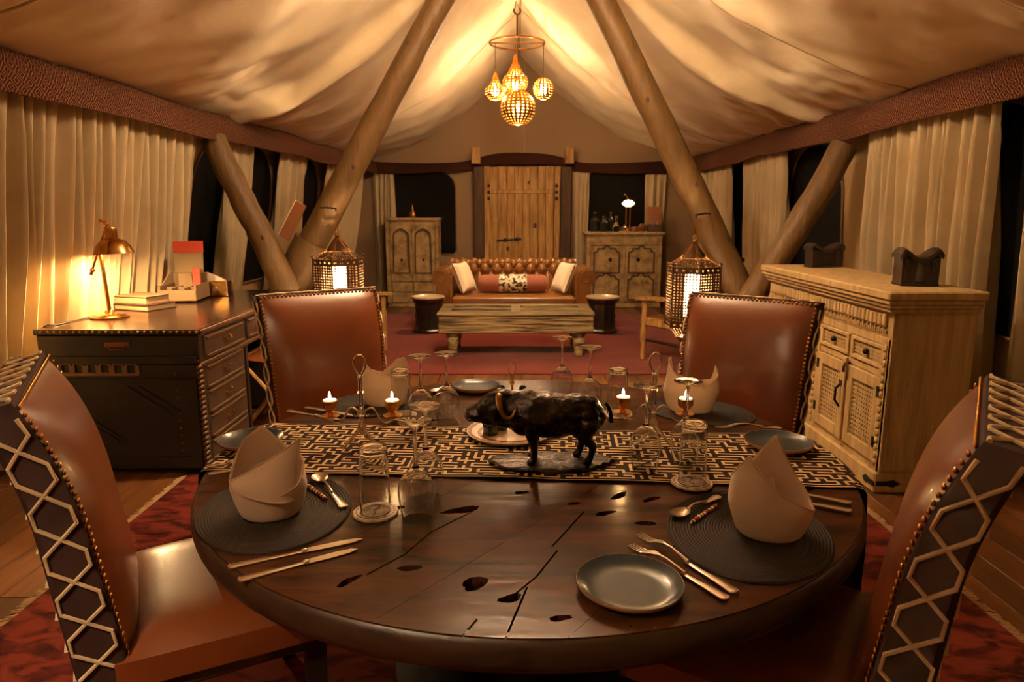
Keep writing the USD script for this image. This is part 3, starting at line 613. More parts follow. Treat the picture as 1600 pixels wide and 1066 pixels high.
def cutlery(kind, label, a, b, z, group=None):
    a, b = np.array(a), np.array(b); L = float(np.hypot(*(b-a))); rz = math.atan2(*(b-a)[::-1]); t = thing(kind, label, {'table_knife': 'knife', 'table_fork': 'fork', 'table_spoon': 'spoon'}[kind], (a[0], a[1], z), rz, group)
    if kind == 'table_knife':     # tip at 0, handle end at L
        bl = .46*L; o = Polygon([(0, .002), (.012, -.006), (.05, -.0095), (bl, -.009), (bl, .007), (.06, .009), (.02, .008)]).buffer(.0015)
        part(t, 'blade', extr(o, .0018, .0015), 'silver', smooth=False); part(t, 'bolster', ball(.007, (bl, -.001, .0045), (1.1, .9, .6)), 'silver'); h0 = bl
        m, bd = handle_(h0, L, .0055, .0105, .0005)
    elif kind == 'table_fork':    # tines at 0
        for k in range(4):
            y = (k-1.5)*.0062; part(t, 'tine', tube([(0, y, .003), (.02, y, .0015), (.045, y, .004), (.062, y*.95, .010)], [.0007, .0013, .0016, .0018], 6), 'silver')
        part(t, 'root', hull([(x, s*w, zz) for x, w, zz in ((.058, .0112, .008), (.058, .0112, .011), (.072, .009, .012), (.072, .009, .015), (.088, .0035, .0135), (.088, .0035, .0175)) for s in (-1, 1)]), 'silver')
        part(t, 'neck', tube([(.084, 0, .0150), (.11, 0, .0165), (.14, 0, .012), (.16, 0, .008)], [.0036, .003, .0034, .0044], 8), 'silver'); m, bd = handle_(.15, L, .005, .011, .003)
    else:                          # bowl at 0
        U, Vq = np.meshgrid(np.linspace(0, 1, 12), np.linspace(0, 2*np.pi, 33), indexing='ij'); rr = U; X = .032+.032*rr*np.cos(Vq); Y = .0215*rr*np.sin(Vq)*(1-.18*np.cos(Vq)); Z = .0015+.0095*rr**2
        part(t, 'bowl', cat(grid(np.stack([X, Y, Z], -1)), grid(np.stack([X, Y, Z+.0012], -1))), 'silver', smooth=True)
        part(t, 'neck', tube([(.060, 0, .0105), (.085, 0, .016), (.12, 0, .012), (.14, 0, .007)], [.0034, .003, .0034, .0044], 8), 'silver'); m, bd = handle_(.13, L, .005, .0115, .003)
    hd = part(t, 'handle', m, 'silver', smooth=40); part(hd, 'beading', bd, 'silver', kind='stuff')
    return t
cutlery('table_knife', 'silver table knife at the front left, nearer the placemat of the pair', (-.344, 1.452), (-.594, 1.328), TZ)
cutlery('table_knife', 'silver table knife at the front left, nearer the table edge of the pair', (-.345, 1.404), (-.552, 1.276), TZ)
cutlery('table_fork', 'silver fork with its handle left of the front left napkin, further from us', (-.70, 1.985), (-.880, 1.880), RZ)
cutlery('table_fork', 'silver fork with its handle left of the front left napkin, nearer to us', (-.66, 1.93), (-.850, 1.822), RZ)
cutlery('table_spoon', 'silver spoon lying bowl up on the front left placemat', (-.548, 1.812), (-.424, 1.610), TZ+.005)
cutlery('table_fork', 'silver fork beside the front right placemat, longer and further of the pair', (.296, 1.478), (.437, 1.228), TZ)
cutlery('table_fork', 'silver fork right behind the front plate, nearer of the pair', (.268, 1.425), (.412, 1.205), TZ)
cutlery('table_spoon', 'silver spoon at the left edge of the front right placemat', (.388, 1.545), (.535, 1.668), TZ+.005)
cutlery('table_knife', 'silver knife with its handle right of the front right napkin, further from us', (.64, 1.775), (.862, 1.640), TZ+.0045)
cutlery('table_knife', 'silver knife with its handle right of the front right napkin, nearer to us', (.615, 1.715), (.840, 1.592), TZ+.0045)
cutlery('table_knife', 'dark knife at the far left place, nearer to the runner', (-.62, 2.36), (-.84, 2.475), TZ)
cutlery('table_knife', 'dark knife at the far left place, nearer to the far chair', (-.58, 2.395), (-.78, 2.50), TZ+.0055)
cutlery('table_fork', 'silver fork at the far right place beside the right side plate', (.70, 2.262), (.915, 2.24), RZ)
cutlery('table_spoon', 'small silver spoon at the far edge beside the far plate', (-.33, 2.72), (-.27, 2.83), TZ)
def toggle(label, a, b, z):
    a, b = np.array(a), np.array(b); L = float(np.hypot(*(b-a))); t = thing('beaded_toggle', label, 'napkin toggle', (a[0], a[1], z+.0065), math.atan2(*(b-a)[::-1]), None); x = .004; i = 0
    part(t, 'stick', cyl((0, 0, 0), (L, 0, 0), .0022, n=8), 'beadbone')
    while x < L-.003:
        w_ = .006 if i % 3 else .009; part(t, 'bead', ball(.0062 if i in (3, 4, 5) else .0048, (x+w_/2, 0, 0), (w_/.011, 1, 1), 1), 'beadred' if i % 7 in (3, 4) else ('beadbone' if i % 2 else 'horn')); x += w_; i += 1
    return t
toggle('bone and red bead toggle next to the spoon on the front left placemat', (-.562, 1.752), (-.480, 1.655), TZ+.004)
toggle('bone and red bead toggle next to the spoon on the front right placemat', (.425, 1.515), (.515, 1.615), TZ+.004)

# glasses --------------------------------------------------------------
def wine_glass(label, loc):
    t = thing('wine_glass', label, 'wine glass', loc, 0, 'upturned wine glasses')
    out = [(.0355, 0), (.0375, .015), (.0425, .045), (.0455, .068), (.043, .090), (.034, .110), (.020, .123), (.009, .132), (.0048, .142), (.004, .18), (.0043, .225), (.008, .236), (.024, .243), (.0405, .247)]
    inn = [(.0345, 0), (.0366, .015), (.0417, .045), (.0447, .068), (.0422, .0895), (.0332, .109), (.019, .1215), (.006, .1275), (0, .129)]
    part(t, 'bowl', lathe(inn[::-1]+[(.035, -.0004)]+out[:8], 40), 'glass', smooth=60)
    part(t, 'stem', lathe([(.009, .132)]+out[8:12], 20), 'glass', smooth=60)
    part(t, 'foot', lathe([(.008, .236)]+out[12:]+[(.0412, .2485), (.0405, .250), (.02, .2492), (0, .249)], 40), 'glass', smooth=60)
    return t
wg = wine_glass('upturned wine glass at the front left of the runner, nearest to us', (-.232, 1.56, TZ+.0006))
for lb, x, y in (('upturned wine glass just behind the nearest one, left of the buffalo', -.224, 1.69), ('upturned wine glass left of the buffalo, behind the left candles, left of a pair', -.318, 2.305),
                 ('upturned wine glass by the nose of the bronze buffalo, right of a pair', -.232, 2.35), ('upturned wine glass right behind the buffalo rump, the taller looking of two', .20, 2.655),
                 ('upturned wine glass behind the buffalo tail, beside a tumbler', .29, 2.465), ('upturned wine glass right of the buffalo, in front of the right candelabrum', .383, 1.872), ('upturned wine glass in front of the far right napkin, beside a tumbler', .512, 1.925)):
    on = abs(y-(TC[1]+.005-.072*(x-.04))) < .222
    dup(wg, lb, (x, y, (RZ if on else TZ)+.0008))
def coaster(label, x, y, z=TZ+.0006):
    t = thing('coaster', label, 'coaster', (x, y, z), 0, None); r = .056
    part(t, 'disc', lathe([(0, .0055), (r*.72, .0055), (r*.73, .0062), (r*.96, .0062), (r, .004), (r, .0), (0, .0)], 48), 'coaster', smooth=30)
    for q in (.66, .84): part(t, 'ring', lathe([(r*(q-.03), .0060), (r*(q-.025), .0068), (r*(q+.025), .0068), (r*(q+.03), .0060)], 48), 'coasterband')
    part(t, 'crack', tube([(-.004, -.036, .0056), (.002, -.015, .0056), (-.006, .004, .0056), (.006, .018, .0056), (.002, .036, .0056)], .0009, 5), 'black')
    return t
def tumbler(label, loc):
    t = thing('tumbler', label, 'tumbler', loc, 0, 'upturned highball tumblers')
    out = [(.0365, 0), (.0372, .03), (.036, .10), (.0345, .160), (.033, .168), (.028, .170), (0, .170)]; inn = [(.0355, 0), (.0362, .03), (.0345, .10), (.0325, .150), (.028, .154), (0, .154)]
    part(t, 'wall', lathe(inn[::-1]+[(.036, -.0004)]+out[:4], 40), 'glass', smooth=50); part(t, 'base', lathe(out[3:], 40), 'glass', smooth=40); return t
cs = [('pale ringed coaster under the front left tumbler', -.340, 1.592), ('pale ringed coaster under the right tumbler, beside the front right napkin', .492, 1.765), ('pale ringed coaster under the far left tumbler', -.405, 2.415), ('pale ringed coaster under the far right tumbler', .388, 2.43)]
tl = ['upturned tumbler on the coaster beside the front left placemat', 'upturned tumbler on the coaster beside the front right napkin', 'upturned tumbler in front of the far left napkin', 'upturned tumbler right of the two glasses behind the buffalo']
tm = tumbler(tl[0], (cs[0][1], cs[0][2], TZ+.0076))
for i, (lb, x, y) in enumerate(cs):
    zc = (RZ if i == 1 else TZ)+.0006; coaster(lb, x, y, zc)
    if i: dup(tm, tl[i], (x, y, zc+.0070))

# candelabra ------------------------------------------------------------
def candelabrum(label, loc, rz):
    t = thing('candelabrum', label, 'candelabrum', loc, rz); h = .298
    for k in range(3):
        c, s = math.cos(k*2.094+1.57), math.sin(k*2.094+1.57); part(t, 'foot', tube(catmull([(0, 0, .05), (.02*c, .02*s, .046), (.045*c, .045*s, .02), (.062*c, .062*s, .006), (.07*c, .07*s, .010)], 14), np.linspace(.006, .004, 14), 8), 'silver')
    part(t, 'stem', lathe([(0, .035), (.006, .038), (.012, .055), (.014, .068), (.007, .082), (.006, .095), (.012, .102), (.007, .11), (.006, .125), (0, .127)], 20), 'silver', smooth=50)
    p = [(-.005, 0, .12), (-.005, 0, .18), (-.0045, 0, .225), (-.008, 0, .24), (-.017, 0, .258), (-.017, 0, .278), (-.009, 0, h-.006), (0, 0, h-.002)]; p = np.array(p+[(-x, y, z) for x, y, z in p[-2::-1]])
    part(t, 'loop_handle', tube(catmull(p, 48), .0034, 8), 'silver')
    for z in (.178, .228): part(t, 'band', lathe([(.004, z-.006), (.0105, z-.003), (.0105, z+.003), (.004, z+.006)], 16), 'silver')
    for s in (-1, 1):
        part(t, 'arm', tube(catmull([(s*.004, 0, .108), (s*.020, 0, .122), (s*.036, 0, .124), (s*.05, 0, .104), (s*.064, 0, .082), (s*.082, 0, .078), (s*.097, 0, .090)], 24), .0036, 8), 'silver')
        part(t, 'curl', tube(catmull([(s*.018, 0, .122), (s*.012, 0, .110), (s*.016, 0, .100), (s*.022, 0, .105)], 12), .0025, 6), 'silver')
        part(t, 'cup', lathe([(0, .090), (.010, .091), (.026, .098), (.030, .103), (.026, .104), (.009, .104), (.008, .112), (.016, .120), (.0235, .130), (.0245, .150), (.0225, .150), (.0215, .132), (0, .132)], 28, (s*.098, 0, 0)), 'brass', smooth=50)
    return t
def candle(label, loc):
    t = thing('tealight', label, 'candle', loc, 0, None)
    part(t, 'glowing_wax', lathe([(0, 0), (.0205, 0), (.021, .018), (.0195, .0205), (.012, .019), (0, .0185)], 24), 'glowing_wax', smooth=40); part(t, 'wick', cyl((0, 0, .018), (.001, 0, .024), .0008, n=6), 'black')
    part(t, 'flame', lathe([(0, .021), (.0028, .0245), (.0042, .030), (.0034, .037), (.0016, .043), (0, .047)], 12), 'flame', 'burning flame', smooth=True); return t
CAND = [(-.474, 2.07, 0.), (.453, 2.10, .1)]
candelabrum('slender two armed candelabrum with a loop handle on the left of the runner', (CAND[0][0], CAND[0][1], RZ), 0)
candelabrum('slender two armed candelabrum with a loop handle on the right of the runner', (CAND[1][0], CAND[1][1], RZ), -.1)
cl = ['burning tealight in the left cup of the left candelabrum', 'burning tealight in the right cup of the left candelabrum', 'burning tealight in the left cup of the right candelabrum', 'burning tealight in the right cup of the right candelabrum']
tc = candle(cl[0], (CAND[0][0]-.098, CAND[0][1], RZ+.1325)); dup(tc, cl[1], (CAND[0][0]+.098, CAND[0][1], RZ+.1325))
for s, lb in ((-1, cl[2]), (1, cl[3])): dup(tc, lb, (CAND[1][0]+s*.098*math.cos(.1), CAND[1][1]-s*.098*math.sin(.1), RZ+.1325))

# condiment tray ---------------------------------------------------------
t = thing('condiment_tray', 'round cream and brown ringed platter behind the bronze buffalo', 'tray', (-.006, 2.19, RZ+.002)); r = .146
part(t, 'platter', lathe([(0, .006), (r*.80, .006), (r*.84, .009), (r*.985, .014), (r, .012), (r*.9, .0), (0, 0)], 64), 'ceramic', smooth=40)
for q, w_, z in ((.70, .05, .0062), (.93, .055, .0128)): part(t, 'band', lathe([(r*(q-w_), z-.002-(.003 if q > .9 else 0)), (r*q-r*w_*.8, z-(.0022 if q > .9 else 0)), (r*q+r*w_*.8, z+.0014), (r*(q+w_), z-.001)], 64), 'ceramicband')
z0 = RZ+.0088
t = thing('pepper_mill', 'dark ribbed pepper mill under the chin of the bronze buffalo', 'pepper mill', (-.072, 2.165, z0))
part(t, 'body', lathe([(0, 0), (.026, 0)]+[(.026-.0025*abs(math.sin(z*110)), z) for z in np.linspace(.002, .058, 40)]+[(.02, .06), (0, .06)], 28), 'bottle', smooth=60)
part(t, 'knob', lathe([(.012, .058), (.02, .064), (.022, .072), (.014, .08), (0, .082)], 24), 'bottle', smooth=60)
t = thing('cruet_stand', 'wire cruet stand with a tall ring handle behind the bronze buffalo', 'cruet stand', (.0, 2.215, z0))
part(t, 'post', cyl((0, 0, 0), (0, 0, .185), .003, n=10), 'brass'); part(t, 'finial', lathe([(.003, .15), (.009, .162), (.010, .17), (.004, .185), (.006, .192), (0, .196)], 16), 'brass')
q = np.linspace(0, 2*np.pi, 25); part(t, 'ring_handle', tube(np.stack([.0125*np.cos(q), 0*q, .212+.019*np.sin(q)], 1), .0022, 6), 'brass')
for s in (-1, 1):
    part(t, 'holder', tube(np.stack([s*.036+.026*np.cos(q), .026*np.sin(q), 0*q+.05], 1), .002, 6), 'brass'); part(t, 'leg', tube([(s*.036, -.026, .05), (s*.04, -.03, .02), (s*.045, -.032, .002)], .002, 6), 'brass')
for s, lb in ((-1, 'small dark oil bottle with round stopper, left in the cruet stand'), (1, 'small dark oil bottle with round stopper, right in the cruet stand')):
    t = thing('oil_bottle', lb, 'bottle', (s*.036, 2.215, z0+.001)); part(t, 'body', lathe([(0, 0), (.021, 0), (.022, .06), (.018, .085), (.008, .1), (.008, .128), (0, .13)], 24), 'bottle', smooth=50); part(t, 'stopper', ball(.0125, (0, 0, .142)), 'bronze')

# bronze buffalo -----------------------------------------------------------
def bone_mesh(joints, bones, edge, it):
    M_ = None
    for a, b in bones:
        s = [m3.Manifold.sphere(joints[i][3], 20).translate(joints[i][:3]) for i in (a, b)]; h = m3.Manifold.batch_hull(s); M_ = h if M_ is None else M_+h
    q = M_.refine_to_length(edge).to_mesh(); m = trimesh.Trimesh(q.vert_properties[:, :3], q.tri_verts, process=True); trimesh.smoothing.filter_taubin(m, iterations=it); return m
J = dict(rump=(.185, 0, .150, .050), rump2=(.207, 0, .132, .040), mid=(.11, 0, .145, .055), belly=(.10, 0, .118, .052), should=(.022, 0, .150, .058), hump=(.012, 0, .176, .040), neck=(-.035, 0, .160, .044), chest=(.0, 0, .120, .042),
         poll=(-.058, 0, .176, .043), brow=(-.084, 0, .166, .041), muz=(-.126, 0, .145, .027), nose=(-.145, 0, .141, .022), jaw=(-.084, 0, .136, .030), dew=(-.03, 0, .118, .018))
for s, n_ in ((-1, 'n'), (1, 'f')):
    dx = .0 if s < 0 else .022
    J.update({'sh'+n_: (.025+dx*.3, s*.030, .120, .026), 'el'+n_: (.030+dx*.6, s*.033, .075, .0155), 'kn'+n_: (.036+dx*.3, s*.033, .042, .0105), 'pa'+n_: (.034+dx*.3, s*.034, .014, .0095), 'ho'+n_: (.026+dx*.3, s*.034, .004, .012),
              'hi'+n_: (.195, s*.030, .120, .032), 'st'+n_: (.180-dx*.8, s*.036, .080, .020), 'hk'+n_: (.207-dx, s*.034, .050, .011), 'hp'+n_: (.198-dx, s*.034, .014, .0095), 'hh'+n_: (.190-dx, s*.034, .004, .012)})
Bn = [('rump', 'mid'), ('rump', 'rump2'), ('mid', 'should'), ('belly', 'should'), ('belly', 'rump2'), ('mid', 'belly'), ('should', 'hump'), ('hump', 'neck'), ('should', 'neck'), ('chest', 'should'), ('chest', 'belly'), ('neck', 'poll'), ('poll', 'brow'), ('brow', 'muz'), ('muz', 'nose'), ('jaw', 'muz'), ('jaw', 'neck'), ('dew', 'chest'), ('dew', 'jaw'), ('brow', 'jaw')]
for n_ in 'nf': Bn += [('should', 'sh'+n_), ('sh'+n_, 'el'+n_), ('el'+n_, 'kn'+n_), ('kn'+n_, 'pa'+n_), ('pa'+n_, 'ho'+n_), ('rump', 'hi'+n_), ('hi'+n_, 'st'+n_), ('st'+n_, 'hk'+n_), ('hk'+n_, 'hp'+n_), ('hp'+n_, 'hh'+n_)]
bm = bone_mesh(J, Bn, .006, 12)
vn = np.array(bm.vertex_normals); v = np.array(bm.vertices); wgt = np.clip((v[:, 2]-.06)/.05, 0, 1)
nz = meshkit.fbm(v*38) if hasattr(meshkit, 'fbm') else 0
v = v+vn*((nz-np.mean(nz))*.016*wgt)[:, None]
t = thing('buffalo_sculpture', 'dark bronze buffalo sculpture standing on an oval base in the middle of the runner', 'sculpture', (.028, 1.915, RZ), .04)
part(t, 'body', (v+[0, 0, .012], np.array(bm.faces)), 'bronze', smooth=True)
xx = np.linspace(0, 2*np.pi, 49)[:-1]; br = 1+.05*np.sin(3*xx)+.04*np.sin(5*xx+1)+.02*np.sin(11*xx)
ba = np.stack([.088+.185*br*np.cos(xx), -.005+.078*br*np.sin(xx)], 1)
bl_ = []
for z, k in ((0, .97), (.008, 1.), (.012, .93), (.0135, .6), (.012, .3), (.013, 0)): bl_.append(np.column_stack([(ba-[.088, -.005])*k+[.088, -.005], z+.0025*np.sin(ba[:, 0]*180*k+ba[:, 1]*90)*(k < .95)*(k > 0)]))
bl_ = np.array(bl_); part(t, 'base', grid(np.concatenate([bl_, bl_[:, :1]], 1).transpose(1, 0, 2)), 'bronze', 'irregular bronze ground plate', smooth=True)
for s in (-1, 1):
    part(t, 'horn', tube(catmull([(-.064, s*.008, .210), (-.066, s*.028, .214), (-.066, s*.047, .202), (-.060, s*.058, .178), (-.046, s*.064, .160), (-.030, s*.062, .166), (-.022, s*.056, .184)], 30), np.linspace(.0125, .0022, 30)*np.array([1]*30), 10), 'horn', 'polished curved horn')
    part(t, 'horn_boss', mv(ball(.026, (0, 0, 0), (.8, 1.0, .5)), (-.064, s*.017, .211), rx=s*-.3), 'bronze', 'broad horn boss')
    part(t, 'ear', mv(ball(.018, (0, 0, 0), (.5, 1., .32)), (-.050, s*.046, .168), rx=-s*.6, rz=s*.3), 'bronze'); part(t, 'eye', ball(.0035, (-.098, s*.023, .180)), 'horn')
part(t, 'tail', tube(catmull([(.244, 0, .182), (.258, 0, .165), (.263, 0, .14), (.262, 0, .122)], 14), np.array([.006]*10+[.007, .008, .007, .003]), 8), 'bronze')
# ================================================================ DESK (left wall)
DX0, DX1, DY0, DY1, DZ = -2.66, -1.755, 3.75, 5.72, .85
t = thing('campaign_desk', 'large dark leather covered desk with laced edges and drawers on the left', 'desk', ((DX0+DX1)/2, (DY0+DY1)/2, 0)); hw, hl = (DX1-DX0)/2, (DY1-DY0)/2
part(t, 'desktop', bx(-hw-.01, hw+.012, -hl-.012, hl+.012, DZ-.03, DZ, .006), 'deskleather', 'glossy dark leather top', smooth=False)
part(t, 'top_case', bx(-hw, hw, -hl, hl, .655, DZ-.031, .006), 'darkleather', smooth=False)
def rope(a, b, r, pitch, depth=.0):   # laced leather edge: slanted wraps over a cord
    a, b = np.array(a, float), np.array(b, float); d = b-a; L = np.linalg.norm(d); d /= L; u = np.cross(d, [0, 0, 1.]); u = u/np.linalg.norm(u) if np.linalg.norm(u) > .1 else np.array([1., 0, 0]); w_ = np.cross(d, u); out = []
    for k in range(int(L/pitch)):
        c = a+d*(k+.5)*pitch; out.append(tube([c+u*r*math.cos(q)+w_*r*math.sin(q)+d*pitch*.55*(q/3.14-.5) for q in np.linspace(-.6, 3.9, 6)], pitch*.32, 5))
    return out
for base, sgn in ((-1, 1), (1, 1)):   # two drawer pedestals
    y0, y1 = (-hl, -hl+.66) if base < 0 else (hl-.66, hl)
    part(t, 'pedestal', bx(-hw, hw-.012, y0, y1, .03, .654, .006), 'darkleather', smooth=False)
    for k in range(4):
        z1 = .635-.148*k; d = part(t, 'drawer', bx(hw-.013, hw+.008, y0+.05, y1-.05, z1-.138, z1, .004), 'drawerwood', smooth=False)
        part(d, 'leather_lacing', rope((hw+.008, y0+.07, z1-.012), (hw+.008, y1-.07, z1-.012), .009, .022)+rope((hw+.008, y0+.07, z1-.126), (hw+.008, y1-.07, z1-.126), .009, .022), 'strap', kind='stuff')
        part(d, 'pull', cat(lathe([(0, 0), (.012, 0), (.012, .01), (.007, .014), (0, .015)], 12, (0, 0, 0))), 'brass') if False else part(d, 'pull', tube([(hw+.008, (y0+y1)/2-.05, z1-.06), (hw+.022, (y0+y1)/2-.04, z1-.075), (hw+.024, (y0+y1)/2, z1-.08), (hw+.022, (y0+y1)/2+.04, z1-.075), (hw+.008, (y0+y1)/2+.05, z1-.06)], .005, 6), 'brass')
    part(t, 'corner_strap', bx(hw-.02, hw+.012, y0-.004, y0+.035, .03, .654, .004), 'darkleather'); part(t, 'corner_strap', bx(hw-.02, hw+.012, y1-.035, y1+.004, .03, .654, .004), 'darkleather')
part(t, 'modesty_panel', bx(-hw+.02, -hw+.05, -hl+.66, hl-.66, .1, .654, .004), 'darkleather'); part(t, 'plinth', bx(-hw+.02, hw-.03, -hl+.02, -hl+.64, .012, .03), 'black'); part(t, 'plinth', bx(-hw+.02, hw-.03, hl-.64, hl-.02, .012, .03), 'black')
for k in range(3):
    y0 = -hl+.06+k*.625; d = part(t, 'top_drawer', bx(hw-.012, hw+.010, y0, y0+.585, .675, .805, .004), 'drawerwood', smooth=False)
    part(d, 'leather_lacing', rope((hw+.01, y0+.02, .792), (hw+.01, y0+.565, .792), .009, .022)+rope((hw+.01, y0+.02, .688), (hw+.01, y0+.565, .688), .009, .022), 'strap', kind='stuff')
    part(d, 'pull', tube([(hw+.01, y0+.25, .755), (hw+.024, y0+.26, .738), (hw+.026, y0+.30, .732), (hw+.024, y0+.335, .738), (hw+.01, y0+.345, .755)], .006, 6), 'brass')
part(t, 'edge_lacing', rope((hw+.008, -hl, DZ-.012), (hw+.008, hl, DZ-.012), .018, .026)+rope((hw+.008, -hl, .655), (hw+.008, hl, .655), .012, .026)+rope((hw-.003, -hl+.0, .655), (hw-.003, -hl, .03), .010, .03)+rope((hw-.02, hl, DZ-.012), (-hw, hl, DZ-.012), .012, .03), 'strap', 'laced leather edging', kind='stuff')
part(t, 'nail_heads', [ball(.0085, (x, -hl-.012, DZ-.012), (1, .6, 1), 1) for x in np.arange(-hw+.04, hw, .036)]+[ball(.006, (x, -hl-.003, .672), (1, .6, 1), 1) for x in np.arange(-hw+.04, hw, .045)]+[ball(.006, (hw-.14, -hl-.003, z), (1, .6, 1), 1) for z in np.arange(.1, .6, .045)], 'nail', kind='stuff')
# near end: lip, pull plate, slotted plate, strap decoration
part(t, 'drop_pull', cat(bx(-.07, .07, -hl-.012, -hl, .752, .782, .004), tube([(-.05, -hl-.012, .765), (-.035, -hl-.022, .742), (.035, -hl-.022, .742), (.05, -hl-.012, .765)], .005, 6)), 'copper', 'brass drop pull on the near end')
pl = Polygon([(-.36, .588), (.11, .588), (.11, .682), (-.36, .682)]).buffer(-.012).buffer(.012); cut_ = shapely.union_all([sbox(-.325+k*.074, .606, -.282+k*.074, .652) for k in range(6)]+[sbox(-.272+k*.074, .645, -.262+k*.074, .665) for k in range(6)])
part(t, 'slotted_plate', mv(up(extr(pl.difference(cut_), .010)), (0, -hl, 0)), 'strap', 'tan leather plate with six slots', smooth=False)
for q in ([(-.005, .55), (.27, .37), (.27, .345), (.24, .345), (-.005, .525)], [(-.24, .335), (-.05, .205), (-.05, .182), (-.08, .182), (-.24, .31)], [(.045, .56), (.31, .385), (.31, .37), (.045, .545)], [(-.21, .345), (-.02, .215), (-.02, .2), (-.21, .33)]):
    part(t, 'strap', mv(up(extr(Polygon(q), .008)), (0, -hl, 0)), 'darkleather', smooth=False)
part(t, 'border', mv(up(extr(sbox(-hw+.03, .06, hw-.03, .57).difference(sbox(-hw+.075, .105, hw-.075, .525)), .007)), (0, -hl, 0)), 'darkleather', smooth=False)
part(t, 'lip', bx(-hw-.006, hw-.02, -hl-.012, -hl, .655, .700, .004), 'darkleather', smooth=False)

# desk lamp
DT = DZ+.001
t = thing('desk_lamp', 'brass desk lamp with a bell shade and pivoting arm on the dark desk', 'lamp', (-2.50, 4.20, DT))
part(t, 'base', lathe([(0, 0), (.108, 0), (.110, .008), (.095, .014), (.088, .022), (.03, .030), (.022, .045), (0, .046)], 40), 'brass', smooth=50)
part(t, 'pole', cyl((.0, 0, .04), (-.018, 0, .425), .012, n=14), 'brass'); part(t, 'joint', cat(ball(.022, (-.018, 0, .43)), cyl((-.018, -.03, .43), (-.018, .03, .43), .008)), 'brass')
part(t, 'arm', cat(tube([(-.075, 0, .30), (-.018, 0, .43), (.035, 0, .56)], .0065, 8), ball(.015, (-.078, 0, .292)), ball(.011, (-.088, 0, .272))), 'brass')
part(t, 'wing_nut', cat(ball(.018, (.038, 0, .572)), mv(ball(.02, (0, 0, 0), (1.1, .25, .5)), (.012, 0, .588), ry=.4)), 'brass')
so = [(.0, .16), (.028, .158), (.034, .145), (.034, .095), (.045, .088), (.072, .075), (.096, .045), (.108, .012), (.112, 0)]; si = [(.108, .001), (.103, .012), (.091, .044), (.068, .07), (.03, .085), (0, .09)]
sh = part(t, 'shade', mv(lathe(so+si, 40), (.068, -.0, .395), ry=-.05), 'brass', smooth=50); part(t, 'bulb', ball(.026, (.066, 0, .425), (1, 1, 1.2)), 'bulb_desk', 'lit bulb')
solo('lamp_cord', 'thin dark lamp cord running left across the desk top', 'cord', tube(catmull([(-2.605, 4.20, DT+.006), (-2.62, 4.10, DT+.004), (-2.63, 4.0, DT+.004), (-2.64, 3.9, DT+.004), (-2.686, 3.85, DT-.01), (-2.69, 3.84, DT-.2)], 30), .004, 6), 'cord')
# books, letter box, tissue box
def book(label, x, y, z, w_, d, h, rz, m):
    t = thing('book', label, 'book', (x, y, z), rz); part(t, 'cover', cat(bx(-w_/2, w_/2, -d/2, d/2, 0, .005, .001), bx(-w_/2, w_/2, -d/2, d/2, h-.005, h, .001), bx(-w_/2, -w_/2+.005, -d/2, d/2, .004, h-.004, .001)), m, smooth=False); part(t, 'pages', bx(-w_/2+.005, w_/2-.006, -d/2+.006, d/2-.006, .005, h-.005, .001), 'paper', smooth=False)
book('dark bound book, bottom of the pair beside the brass desk lamp', -2.49, 4.60, DT, .30, .24, .042, -.35, 'hide'); book('tan book, top of the pair beside the brass desk lamp', -2.51, 4.61, DT+.043, .27, .21, .05, -.3, 'tanbook')
t = thing('letter_box', 'open wooden stationery box with dividers and a raised red back on the desk', 'letter box', (-2.43, 5.05, DT+.001), .12)
part(t, 'tray', cat(bx(-.13, .13, -.16, -.145, .018, .09), bx(-.13, .13, .145, .16, .018, .19), bx(-.13, -.117, -.15, .15, .018, .12), bx(.117, .13, -.15, .15, .018, .12), bx(-.13, .13, -.16, .16, .010, .022)), 'tanbook', smooth=False)
part(t, 'side', mv(up(extr(Polygon([(-.16, .01), (.15, .01), (.15, .21), (.13, .21), (-.16, .09)]), .008)), (-.132, 0, 0), rz=math.pi/2), 'paper', 'pale sloping side', smooth=False)
for x in (-.045, .04): part(t, 'divider', bx(x, x+.006, -.145, .145, .02, .10), 'tanbook', smooth=False)
part(t, 'divider', bx(-.12, .12, -.02, -.014, .02, .10), 'tanbook', smooth=False)
part(t, 'back_panel', mv(bx(-.12, .09, -.004, .004, .0, .30), (0, .17, .12), rx=-.12), 'paper', smooth=False); part(t, 'header', mv(bx(-.125, .095, -.010, -.002, .22, .305), (0, .17, .12), rx=-.12), 'redcard', 'red header strip', smooth=False)
part(t, 'card', bx(.045, .10, .05, .075, .025, .23, .003), 'redcard', 'upright red card', smooth=False); part(t, 'card', bx(-.07, .03, .09, .11, .025, .19, .002), 'paper', smooth=False)
for sx in (-1, 1):
    for sy in (-1, 1): part(t, 'foot', ball(.012, (sx*.115, sy*.14, .011)), 'brass')
t = thing('tissue_box', 'small metal tissue box with a white tissue on the far end of the desk', 'tissue box', (-2.30, 5.32, DT), .12)
part(t, 'box', bx(-.09, .09, -.075, .075, 0, .115, .006), 'brass', 'aged silvery box'); part(t, 'medallion', mv(lathe([(0, .006), (.02, .005), (.024, 0)], 20), (0, -.076, .058), rx=math.pi/2), 'silver')
part(t, 'tissue', [hull([(-.085, -.02, .118), (-.02, .04, .118), (.06, -.01, .117), (.07, .0, .121), (-.075, .0, .185), (-.06, .01, .18)])], 'linen')
for q in ((-1, -1), (1, -1), (-1, 1), (1, 1)): part(t, 'corner', bx(q[0]*.09-.006, q[0]*.09+.006, q[1]*.075-.006, q[1]*.075+.006, .001, .117, .003), 'silver')

